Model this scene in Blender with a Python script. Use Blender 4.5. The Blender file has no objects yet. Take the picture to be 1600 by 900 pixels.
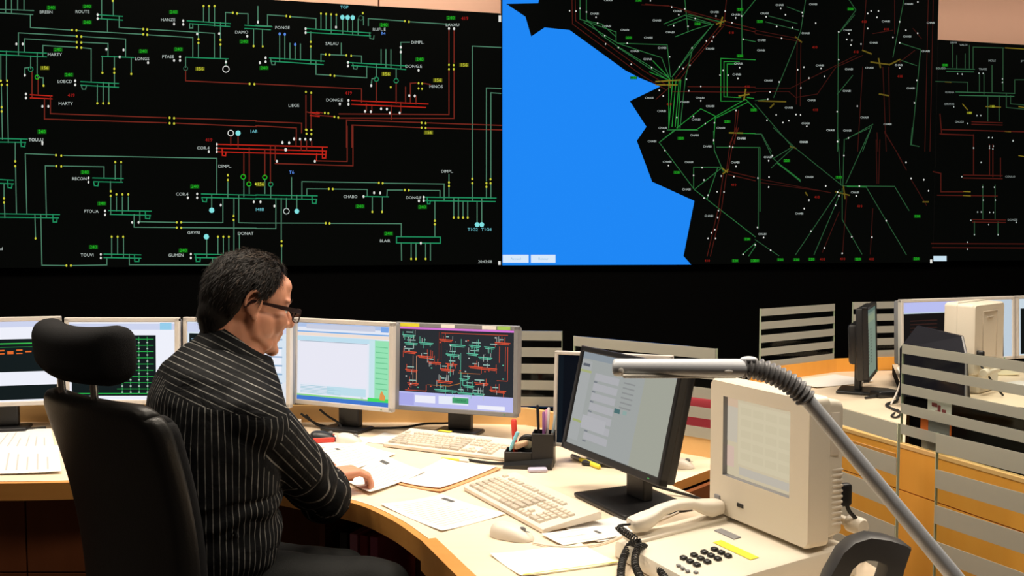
import bpy, bmesh, math, random
from mathutils import Vector, Matrix, noise
from mathutils.bvhtree import BVHTree
from mathutils.geometry import tessellate_polygon
R = math.radians
random.seed(7)
C = bpy.context.scene.collection
SC = bpy.context.scene

# ------------------------------------------------------------------ camera, world, lights, exposure
FPX, CAMZ, PITCH = 1500.0, 1.46, math.atan(80 / 1500)
cam_d = bpy.data.cameras.new('camera'); cam_d.sensor_width = 36; cam_d.lens = 36 * FPX / 1600
cam_d.clip_start = 0.05
cam = bpy.data.objects.new('camera', cam_d); C.objects.link(cam)
cam.location = (0, 0, CAMZ); cam.rotation_euler = (math.pi / 2 - PITCH, 0, 0)
SC.camera = cam
w = bpy.data.worlds.new('world'); SC.world = w; w.use_nodes = True
w.node_tree.nodes['Background'].inputs[0].default_value = (1.0, .85, .72, 1)
w.node_tree.nodes['Background'].inputs[1].default_value = 0.02
SC.view_settings.view_transform = 'Standard'; SC.view_settings.look = 'None'
SC.view_settings.gamma = 1; SC.view_settings.exposure = 0; SC.view_settings.use_curve_mapping = False
WARM = (1.0, .885, .735)
# ceiling fixtures: (x, y, size x, size y, watts, tilt towards the back wall)
CEIL = 3.5
LAMPS = [(-.25, 2.85, 1.5, .5, 84, 0), (1.75, 3.3, 1.3, .5, 70, 0), (-2.2, 3.0, 1.3, .5, 62, 0),
         (1.1, 1.2, 1.3, .5, 42, 0), (-1.9, .6, 1.3, .5, 8, 0), (3.3, 4.8, 1.4, .4, 30, 0),
         (-1.3, 5.75, 3.2, .25, 24, 82), (4.1, 7.2, 2.4, .25, 8, 82)]  # tilted pair: unseen wall washers added to brighten the salmon wall

# ------------------------------------------------------------------ pixel -> world helpers (planning aids for real positions)
def ray(px, py):
    u, v = (px - 800) / FPX, (450 - py) / FPX
    return Vector((u, math.cos(PITCH) + v * math.sin(PITCH), -math.sin(PITCH) + v * math.cos(PITCH)))
def on_z(px, py, z=.74):
    d = ray(px, py); t = (z - CAMZ) / d.z
    return Vector((d.x * t, d.y * t, z))
def at_y(px, py, Y):
    d = ray(px, py); t = Y / d.y
    return Vector((d.x * t, Y, CAMZ + d.z * t))
WU = Vector((.968, .25, 0)).normalized(); WN = Vector((.25, -.968, 0)).normalized(); WP = Vector((0, 7, 0))
def on_wall(px, py, off=0):
    d = ray(px, py); p = WP + WN * off; t = (p - Vector((0, 0, CAMZ))).dot(WN) / d.dot(WN)
    return Vector((0, 0, CAMZ)) + d * t

# ------------------------------------------------------------------ materials
def lin(c):
    c /= 255.0
    return c / 12.92 if c <= .04045 else ((c + .055) / 1.055) ** 2.4
def srgb(r, g, b): return (lin(r), lin(g), lin(b), 1)
_mc = {}
def pbr(name, col, rough=.5, metal=0, bump=0, bscale=40, var=0, spec=.5, sheen=0):
    if name in _mc: return _mc[name]
    m = bpy.data.materials.new(name); m.use_nodes = True
    nt = m.node_tree; b = nt.nodes['Principled BSDF']
    b.inputs['Base Color'].default_value = col; b.inputs['Roughness'].default_value = rough
    b.inputs['Metallic'].default_value = metal; b.inputs['Specular IOR Level'].default_value = spec
    tc = nt.nodes.new('ShaderNodeTexCoord')
    nz = nt.nodes.new('ShaderNodeTexNoise'); nz.inputs['Scale'].default_value = bscale; nz.inputs['Detail'].default_value = 4
    nt.links.new(tc.outputs['Object'], nz.inputs['Vector'])
    if bump:
        bp = nt.nodes.new('ShaderNodeBump'); bp.inputs['Strength'].default_value = bump; bp.inputs['Distance'].default_value = .004
        nt.links.new(nz.outputs['Fac'], bp.inputs['Height']); nt.links.new(bp.outputs[0], b.inputs['Normal'])
    mx = nt.nodes.new('ShaderNodeMix'); mx.data_type = 'RGBA'
    k = var or .02
    mx.inputs['A'].default_value = tuple(c * (1 - k) for c in col[:3]) + (1,)
    mx.inputs['B'].default_value = tuple(min(1, c * (1 + k)) for c in col[:3]) + (1,)
    nt.links.new(nz.outputs['Fac'], mx.inputs['Factor']); nt.links.new(mx.outputs['Result'], b.inputs['Base Color'])
    if sheen: b.inputs['Sheen Weight'].default_value = sheen
    _mc[name] = m; return m
def wood(name, c1, c2, rough=.4, scale=(2.5, 26, 26), spec=.4):
    if name in _mc: return _mc[name]
    m = bpy.data.materials.new(name); m.use_nodes = True
    nt = m.node_tree; b = nt.nodes['Principled BSDF']; b.inputs['Roughness'].default_value = rough
    b.inputs['Specular IOR Level'].default_value = spec
    tc = nt.nodes.new('ShaderNodeTexCoord'); mp = nt.nodes.new('ShaderNodeMapping'); mp.inputs['Scale'].default_value = scale
    nz = nt.nodes.new('ShaderNodeTexNoise'); nz.inputs['Scale'].default_value = 1.6; nz.inputs['Detail'].default_value = 6
    mx = nt.nodes.new('ShaderNodeMix'); mx.data_type = 'RGBA'
    mx.inputs['A'].default_value = c1; mx.inputs['B'].default_value = c2
    nt.links.new(tc.outputs['Object'], mp.inputs[0]); nt.links.new(mp.outputs[0], nz.inputs['Vector'])
    nt.links.new(nz.outputs['Fac'], mx.inputs['Factor']); nt.links.new(mx.outputs['Result'], b.inputs['Base Color'])
    _mc[name] = m; return m
def em(r, g, b, k=1.0):
    key = ('em', r, g, b, k)
    if key in _mc: return _mc[key]
    m = bpy.data.materials.new('lit_pixels'); m.use_nodes = True
    p = m.node_tree.nodes['Principled BSDF']
    p.inputs['Base Color'].default_value = (.002, .002, .002, 1); p.inputs['Roughness'].default_value = .35
    p.inputs['Specular IOR Level'].default_value = 0
    p.inputs['Emission Color'].default_value = srgb(r, g, b); p.inputs['Emission Strength'].default_value = k
    _mc[key] = m; return m
def glass(name, tint, gloss=.1):
    if name in _mc: return _mc[name]
    m = bpy.data.materials.new(name); m.use_nodes = True; nt = m.node_tree; nt.nodes.clear()
    o = nt.nodes.new('ShaderNodeOutputMaterial'); t = nt.nodes.new('ShaderNodeBsdfTransparent'); g = nt.nodes.new('ShaderNodeBsdfGlossy')
    t.inputs[0].default_value = tint; g.inputs['Roughness'].default_value = .03
    f = nt.nodes.new('ShaderNodeLayerWeight'); f.inputs[0].default_value = .5; x = nt.nodes.new('ShaderNodeMixShader')
    pw = nt.nodes.new('ShaderNodeMath'); pw.operation = 'POWER'; pw.inputs[1].default_value = 5; nt.links.new(f.outputs['Facing'], pw.inputs[0])
    ma = nt.nodes.new('ShaderNodeMath'); ma.operation = 'MULTIPLY_ADD'; ma.inputs[1].default_value = .6; ma.inputs[2].default_value = .012; nt.links.new(pw.outputs[0], ma.inputs[0])
    nt.links.new(ma.outputs[0], x.inputs[0]); nt.links.new(t.outputs[0], x.inputs[1]); nt.links.new(g.outputs[0], x.inputs[2])
    nt.links.new(x.outputs[0], o.inputs[0]); _mc[name] = m; return m
def frosted(name, col, clear):
    if name in _mc: return _mc[name]
    m = bpy.data.materials.new(name); m.use_nodes = True; nt = m.node_tree; nt.nodes.clear()
    o = nt.nodes.new('ShaderNodeOutputMaterial'); t = nt.nodes.new('ShaderNodeBsdfTransparent')
    d = nt.nodes.new('ShaderNodeBsdfDiffuse'); tr = nt.nodes.new('ShaderNodeBsdfTranslucent')
    d.inputs[0].default_value = col; tr.inputs[0].default_value = col
    a = nt.nodes.new('ShaderNodeMixShader'); a.inputs[0].default_value = .45
    nt.links.new(d.outputs[0], a.inputs[1]); nt.links.new(tr.outputs[0], a.inputs[2])
    x = nt.nodes.new('ShaderNodeMixShader'); x.inputs[0].default_value = clear
    nt.links.new(a.outputs[0], x.inputs[1]); nt.links.new(t.outputs[0], x.inputs[2])
    nt.links.new(x.outputs[0], o.inputs[0]); _mc[name] = m; return m

M_top = wood('beech_laminate', (.82, .67, .49, 1), (.87, .73, .56, 1), .38)
M_edge = wood('beech_edging', (.58, .25, .055, 1), (.66, .31, .08, 1), .4)  # deeper than the top: weaker light on upright edges put into colour
M_panel = wood('orange_beech_panel', (.78, .33, .045, 1), (.86, .40, .07, 1), .45, (14, 14, 1.5))
M_ledge = wood('beech_ledge', (.74, .44, .17, 1), (.80, .50, .21, 1), .42)  # beech darkened in colour for the less lit upright ledge
M_dark = wood('dark_brown_wood', (.16, .047, .016, 1), (.21, .066, .023, 1), .45, (14, 14, 1.5), .2)  # darker brown than the beech, for parts under the worktop
M_beige = pbr('beige_plastic', (.77, .70, .58, 1), .42, bump=.02, bscale=300)
M_cream = pbr('cream_plastic', (.76, .69, .59, 1), .42, bump=.02, bscale=300)
M_silver = pbr('silver_plastic', (.62, .58, .54, 1), .38)
M_grey = pbr('grey_plastic', (.24, .24, .25, 1), .4)
M_lampgrey = pbr('grey_enamel', (.58, .61, .66, 1), .4)
M_black = pbr('black_plastic', (.012, .012, .013, 1), .38)
M_rubber = pbr('black_rubber', (.01, .01, .01, 1), .55)
M_steel = pbr('brushed_steel', (.62, .6, .58, 1), .25, 1)
M_white = pbr('white_paper', (.84, .81, .77, 1), .7)
M_print = pbr('grey_print', (.52, .5, .49, 1), .7)
M_ink = pbr('black_print', (.10, .10, .10, 1), .7)
M_leather = pbr('black_leather', (.011, .0105, .010, 1), .42, bump=.12, bscale=220, spec=.32)
M_fabric = pbr('black_fabric', (.010, .010, .011, 1), .9, bump=.35, bscale=700, spec=.2)
M_yellow = pbr('yellow_plastic', (.85, .75, .05, 1), .45)
M_red = pbr('red_plastic', (.65, .05, .03, 1), .45)
M_frost = frosted('frosted_film', (.60, .59, .52, 1), .14)
M_glass = glass('clear_glass', (.93, .96, .94, 1))
M_gedge = pbr('green_glass_edge', (.45, .52, .38, 1), .2)

# ------------------------------------------------------------------ mesh collector
class MB:
    def __init__(s): s.v = []; s.f = []; s.m = []; s.mats = []
    def slot(s, mat):
        if mat not in s.mats: s.mats.append(mat)
        return s.mats.index(mat)
    def add(s, vs, fs, mat, X=None):
        o = len(s.v); k = s.slot(mat)
        s.v += [tuple(X @ Vector(p)) if X else tuple(p) for p in vs]
        s.f += [tuple(o + i for i in f) for f in fs]; s.m += [k] * len(fs)
        return s
    def bm(s, b, mat, X=None):
        b.verts.ensure_lookup_table(); b.verts.index_update()
        s.add([v.co.copy() for v in b.verts], [[v.index for v in f.verts] for f in b.faces], mat, X); b.free(); return s
    def box(s, c, d, mat, bev=0, X=None, seg=2):
        b = bmesh.new(); bmesh.ops.create_cube(b, size=1)
        bmesh.ops.scale(b, vec=d, verts=b.verts)
        if bev: bmesh.ops.bevel(b, geom=list(b.edges), offset=min(bev, min(d) * .49), segments=seg, affect='EDGES', profile=.5)
        bmesh.ops.translate(b, vec=c, verts=b.verts); return s.bm(b, mat, X)
    def sphere(s, c, r, mat, X=None, seg=20):
        b = bmesh.new(); bmesh.ops.create_uvsphere(b, u_segments=seg, v_segments=seg * 2 // 3, radius=1)
        r = r if hasattr(r, '__len__') else (r, r, r)
        bmesh.ops.scale(b, vec=r, verts=b.verts); bmesh.ops.translate(b, vec=c, verts=b.verts); return s.bm(b, mat, X)
    def tube(s, pts, rad, mat, seg=10, caps=True, X=None):
        pts = [Vector(p) for p in pts]; n = len(pts); rr = rad if hasattr(rad, '__len__') else [rad] * n
        vs = []; fs = []; prev = None
        for i, p in enumerate(pts):
            t = (pts[min(i + 1, n - 1)] - pts[max(i - 1, 0)]).normalized()
            if prev is None: a = t.orthogonal().normalized()
            else:
                a = prev - t * prev.dot(t)
                a = a.normalized() if a.length > 1e-6 else t.orthogonal().normalized()
            prev = a; b = t.cross(a)
            for k in range(seg):
                an = 2 * math.pi * k / seg; vs.append(p + (a * math.cos(an) + b * math.sin(an)) * rr[i])
        for i in range(n - 1):
            for k in range(seg):
                k2 = (k + 1) % seg; fs.append((i * seg + k, i * seg + k2, (i + 1) * seg + k2, (i + 1) * seg + k))
        if caps: fs.append(tuple(range(seg - 1, -1, -1))); fs.append(tuple((n - 1) * seg + k for k in range(seg)))
        return s.add(vs, fs, mat, X)
    def loft(s, rings, mat, X=None, caps=True, closed=True):
        seg = len(rings[0]); vs = [p for r in rings for p in r]; fs = []
        for i in range(len(rings) - 1):
            for k in range(seg if closed else seg - 1):
                k2 = (k + 1) % seg; fs.append((i * seg + k, i * seg + k2, (i + 1) * seg + k2, (i + 1) * seg + k))
        if caps: fs.append(tuple(range(seg - 1, -1, -1))); fs.append(tuple((len(rings) - 1) * seg + k for k in range(seg)))
        return s.add(vs, fs, mat, X)
    def prism(s, poly, z0, z1, mat, X=None, mat_side=None):
        tr = [tuple(t) for t in tessellate_polygon([[Vector((p[0], p[1], 0)) for p in poly]])]
        s.add([(p[0], p[1], z1) for p in poly], tr, mat, X); s.add([(p[0], p[1], z0) for p in poly], [t[::-1] for t in tr], mat_side or mat, X)
        n = len(poly)
        vs = [(p[0], p[1], z0) for p in poly] + [(p[0], p[1], z1) for p in poly]
        return s.add(vs, [(i, (i + 1) % n, n + (i + 1) % n, n + i) for i in range(n)], mat_side or mat, X)
    def soft(s, d, r, mat, cuts=12, deform=None, X=None):
        b = bmesh.new(); bmesh.ops.create_cube(b, size=1); bmesh.ops.subdivide_edges(b, edges=list(b.edges), cuts=cuts, use_grid_fill=True)
        for v in b.verts:
            q = Vector(); 
            for i in range(3):
                t = v.co[i] * 2; t = math.copysign(1 - (1 - abs(t)) ** 1.6, t); q[i] = t * d[i] / 2
            inn = Vector([max(-d[i] / 2 + r, min(d[i] / 2 - r, q[i])) for i in range(3)])
            e = q - inn
            v.co = inn + e.normalized() * r if e.length > 1e-9 else q
            if deform: v.co = deform(v.co.copy())
        return s.bm(b, mat, X)
    def build(s, name, parent=None, smooth=False, angle=None):
        me = bpy.data.meshes.new(name); me.from_pydata(s.v, [], s.f)
        for m in s.mats: me.materials.append(m)
        me.polygons.foreach_set('material_index', s.m)
        me.update()
        b = bmesh.new(); b.from_mesh(me); bmesh.ops.recalc_face_normals(b, faces=b.faces) if smooth is not None else None
        b.to_mesh(me); b.free()
        if smooth:
            me.polygons.foreach_set('use_smooth', [True] * len(me.polygons))
            me.set_sharp_from_angle(angle=R(angle or 40))
        o = bpy.data.objects.new(name, me); C.objects.link(o)
        if parent: o.parent = parent
        return o
def tag(o, label, cat, group=None):
    o['label'] = label; o['category'] = cat
    if group: o['group'] = group
    return o
def thing(name, label, cat, loc=(0, 0, 0), rz=0, group=None):
    o = bpy.data.objects.new(name, None); o.empty_display_size = .05; C.objects.link(o)
    o.location = loc; o.rotation_euler = (0, 0, rz); return tag(o, label, cat, group)
def struct(o): o['kind'] = 'structure'; return o
def copy_tree(o, parent=None):
    c = o.copy(); C.objects.link(c)
    if parent: c.parent = parent
    for ch in list(o.children): copy_tree(ch, c)
    return c
def bez(pts, n=12):                       # Catmull-Rom through pts
    pts = [Vector(p) for p in pts]; P = [pts[0] * 2 - pts[1]] + pts + [pts[-1] * 2 - pts[-2]]; out = []
    for i in range(1, len(P) - 2):
        for k in range(n):
            t = k / n; a, b, c, d = P[i - 1], P[i], P[i + 1], P[i + 2]
            out.append(.5 * ((2 * b) + (c - a) * t + (2 * a - 5 * b + 4 * c - d) * t * t + (3 * b - a - 3 * c + d) * t ** 3))
    out.append(pts[-1]); return out
_tx = {}
def text_mesh(s):
    if s in _tx: return _tx[s]
    cu = bpy.data.curves.new('t', 'FONT'); cu.body = s; cu.size = 1; cu.align_x = 'CENTER'; cu.align_y = 'CENTER'; cu.resolution_u = 2
    ob = bpy.data.objects.new('t', cu); C.objects.link(ob)
    dg = bpy.context.evaluated_depsgraph_get(); me = bpy.data.meshes.new_from_object(ob.evaluated_get(dg))
    r = ([v.co.to_2d() for v in me.vertices], [tuple(p.vertices) for p in me.polygons])
    bpy.data.objects.remove(ob); bpy.data.meshes.remove(me); bpy.data.curves.remove(cu)
    _tx[s] = r; return r

# ------------------------------------------------------------------ the room
def wall_box(name, u0, u1, n0, n1, z0, z1, mat):
    m = MB(); P = lambda u, n: WP + WU * u + WN * n
    q = [P(u0, n0), P(u1, n0), P(u1, n1), P(u0, n1)]
    vs = [(p.x, p.y, z) for z in (z0, z1) for p in q]
    m.add(vs, [(3, 2, 1, 0), (4, 5, 6, 7), (0, 1, 5, 4), (1, 2, 6, 5), (2, 3, 7, 6), (3, 0, 4, 7)], mat)
    return struct(m.build(name))
M_floor = pbr('dark_carpet', (.035, .026, .02, 1), .9, bump=.4, bscale=500)
M_ceil = pbr('ceiling_paint', (.22, .19, .16, 1), .9)
M_blackwall = pbr('matt_black_wall', (.0025, .0025, .0025, 1), .9, spec=.05)
M_wall = pbr('dim_wall_paint', (.07, .05, .04, 1), .85)
M_salmon = pbr('salmon_wall_paint', (.80, .47, .34, 1), .7, var=.03, bscale=3)
wall_box('floor', -6.5, 7.5, -.3, 9.5, -.1, 0, M_floor)
wall_box('ceiling', -6.5, 7.5, -.3, 9.5, CEIL + .08, CEIL + .18, M_ceil)
zb = on_wall(785, 413).z
ZT = on_wall(783, 21).z
wall_box('wall_back', -6.5, 7.5, -.3, -.1, 0, ZT - .06, M_blackwall)
wall_box('wall_left', -6.7, -6.5, -.3, 9.5, 0, CEIL + .08, M_wall)
wall_box('wall_right', 7.5, 7.7, -.3, 9.5, 0, CEIL + .08, M_wall)
wall_box('wall_front', -6.5, 7.5, 9.5, 9.7, 0, CEIL + .08, M_wall)
def ucoord(px, py): return (on_wall(px, py) - WP).dot(WU)
us = ucoord(592, 5)
for i, (a, b) in enumerate([(-6.5, us - .006), (us + .006, ucoord(783, 20) + .0), (ucoord(1465, 60), 7.5)]):
    wall_box('trim_%d' % (i + 1), a, b, -.3, -.01, ZT - .055, CEIL + .08, M_salmon)
wall_box('trim_4', ucoord(783, 20) + .002, ucoord(1465, 60) - .002, -.3, -.1, ZT - .055, CEIL + .08, M_blackwall)

M_fix = pbr('white_fixture', (.7, .68, .64, 1), .5)
M_diff = em(255, 226, 190, 2.0)
for i, (x, y, sx, sy, wt, tl) in enumerate(LAMPS):
    t = thing('ceiling_light', 'unseen rectangular ceiling light above the control room', 'ceiling light', (x, y, CEIL + .08), math.atan2(WU.y, WU.x), 'ceiling light panels')
    MB().box((0, 0, -.035), (sx + .06, sy + .06, .07), M_fix, .01).build('housing', t)
    if tl:
        MB().box((0, 0, -.165), (sx, sy * .5, .04), M_fix, .004, Matrix.Translation((0, 0, -.165)) @ Matrix.Rotation(R(tl), 4, 'X') @ Matrix.Translation((0, 0, .165 + .012))).build('spot_bar', t)
    else:
        MB().box((0, 0, -.073), (sx, sy, .006), M_diff).build('diffuser', t)
    ld = bpy.data.lights.new('ceiling_lamp', 'AREA'); ld.shape = 'RECTANGLE'; ld.size = sx; ld.size_y = sy; ld.energy = wt; ld.color = WARM
    if tl: ld.spread = R(110)
    lo = bpy.data.objects.new('ceiling_lamp', ld); C.objects.link(lo); lo.parent = t; lo.location = (0, 0, -.085 if not tl else -.20); lo.rotation_euler = (R(tl), 0, 0)

# ------------------------------------------------------------------ video wall
class Disp:
    """Lit picture on a flat panel; P(px, py, layer) gives the point on the panel."""
    def __init__(s, P): s.m = MB(); s.P = P
    def poly(s, pts, mat, lay=0):
        tr = tessellate_polygon([[Vector((x, -y, 0)) for x, y in pts]])
        s.m.add([s.P(x, y, lay) for x, y in pts], [tuple(t) for t in tr], mat)
    def rect(s, x0, y0, x1, y1, mat, lay=1):
        s.m.add([s.P(x0, y0, lay), s.P(x1, y0, lay), s.P(x1, y1, lay), s.P(x0, y1, lay)], [(3, 2, 1, 0)], mat)
    def line(s, pts, mat, wd=1.5, lay=2):
        for (x0, y0), (x1, y1) in zip(pts, pts[1:]):
            l = math.hypot(x1 - x0, y1 - y0)
            if l < 1e-6: continue
            dx, dy = (x1 - x0) / l * wd / 2, (y1 - y0) / l * wd / 2
            s.m.add([s.P(x0 - dx - dy, y0 - dy + dx, lay), s.P(x1 + dx - dy, y1 + dy + dx, lay), s.P(x1 + dx + dy, y1 + dy - dx, lay), s.P(x0 - dx + dy, y0 - dy - dx, lay)], [(0, 1, 2, 3)], mat)
    def dot(s, x, y, r, mat, lay=4, ry=None):
        ry = ry or r; n = 8
        s.m.add([s.P(x + r * math.cos(6.2832 * k / n), y + ry * math.sin(6.2832 * k / n), lay) for k in range(n)], [tuple(range(n))], mat)
    def ring(s, x, y, r, mat, wd=1.2, lay=4):
        n = 14; vs = []
        for k in range(n):
            c, d = math.cos(6.2832 * k / n), math.sin(6.2832 * k / n)
            vs += [s.P(x + (r + wd / 2) * c, y + (r + wd / 2) * d, lay), s.P(x + (r - wd / 2) * c, y + (r - wd / 2) * d, lay)]
        s.m.add(vs, [(2 * k, 2 * ((k + 1) % n), 2 * ((k + 1) % n) + 1, 2 * k + 1) for k in range(n)], mat)
    def text(s, x, y, st, mat, h=6.0, lay=5, sx=1.15):
        vs, fs = text_mesh(st); s.m.add([s.P(x + v[0] * h * sx * 1.2, y - v[1] * h * 1.35, lay) for v in vs], fs, mat)
    def build(s, parent, name='display'): return s.m.build(name, parent, smooth=None)

BK = em(4, 5, 4); BK2 = em(4, 4, 4)
g1, g2, g3 = em(78, 128, 102), em(32, 140, 92), em(50, 92, 72)
gl = em(35, 185, 35); ye = em(205, 205, 60); wh = em(225, 225, 220); wt_ = em(185, 195, 190)
r1, r2, r3 = em(112, 38, 28), em(190, 36, 24), em(165, 28, 26)
cy = em(130, 225, 225); bl = em(90, 140, 230); cyt = em(110, 190, 200)
CR = {1: (0, 0, 4.), 2: (400, 0, 4.), 3: (0, 200, 4.), 4: (400, 200, 4.), 5: (780, 0, 4.), 7: (780, 200, 4.), 6: (1180, 0, 3.81), 8: (1180, 200, 3.81), 0: (0, 0, 1.)}
def cv(c, p): ox, oy, k = CR[c]; return (ox + p[0] / k, oy + p[1] / k)

def screen_thing(label, x0, x1, top_px, bot_px, holder):
    """wall slab between photo columns x0..x1; top/bottom given as (px,py) on its plane"""
    zt, zbm = on_wall(*top_px).z, on_wall(*bot_px).z
    ua, ub = (on_wall(x0, bot_px[1]) - WP).dot(WU), (on_wall(x1, bot_px[1]) - WP).dot(WU)
    c = WP + WU * ((ua + ub) / 2)
    t = thing('video_wall_screen', label, 'video screen', (c.x, c.y, zbm), math.atan2(WU.y, WU.x))
    hw = (ub - ua) / 2; inv = Matrix.Translation((c.x, c.y, zbm)) @ Matrix.Rotation(math.atan2(WU.y, WU.x), 4, 'Z'); inv.invert()
    MB().box((0, .052, (zt - zbm) / 2), (2 * hw, .096, zt - zbm), M_black, .004).build('housing', t)
    D = Disp(lambda px, py, lay=0: inv @ on_wall(px, py, .0 + .0012 * lay))
    MBs = [(-hw, .0), (hw, .0)]
    vs = [(-hw, 0, 0), (hw, 0, 0), (hw, 0, zt - zbm), (-hw, 0, zt - zbm)]
    D.m.add(vs, [(0, 1, 2, 3)], BK)
    return t, D

def trace(D, rows):
    for c, mat, wd, lines in rows:
        for l in lines: D.line([cv(c, p) for p in l], mat, wd)
def dots(D, c, mat, rx, ry, pts):
    for p in pts: x, y = cv(c, p); D.dot(x, y, rx, mat, 4, ry)
def labels(D, c, mat, items, h=5.0):
    for x, y, st in items:
        X, Y = cv(c, (x, y)); D.text(X, Y, st, mat, h)
        bx = {gl: em(16, 84, 18), ye: em(96, 98, 20)}.get(mat)
        if bx and st.isdigit(): D.rect(X - h * 1.3, Y - h * .55, X + h * 1.3, Y + h * .55, bx, 3)

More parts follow.
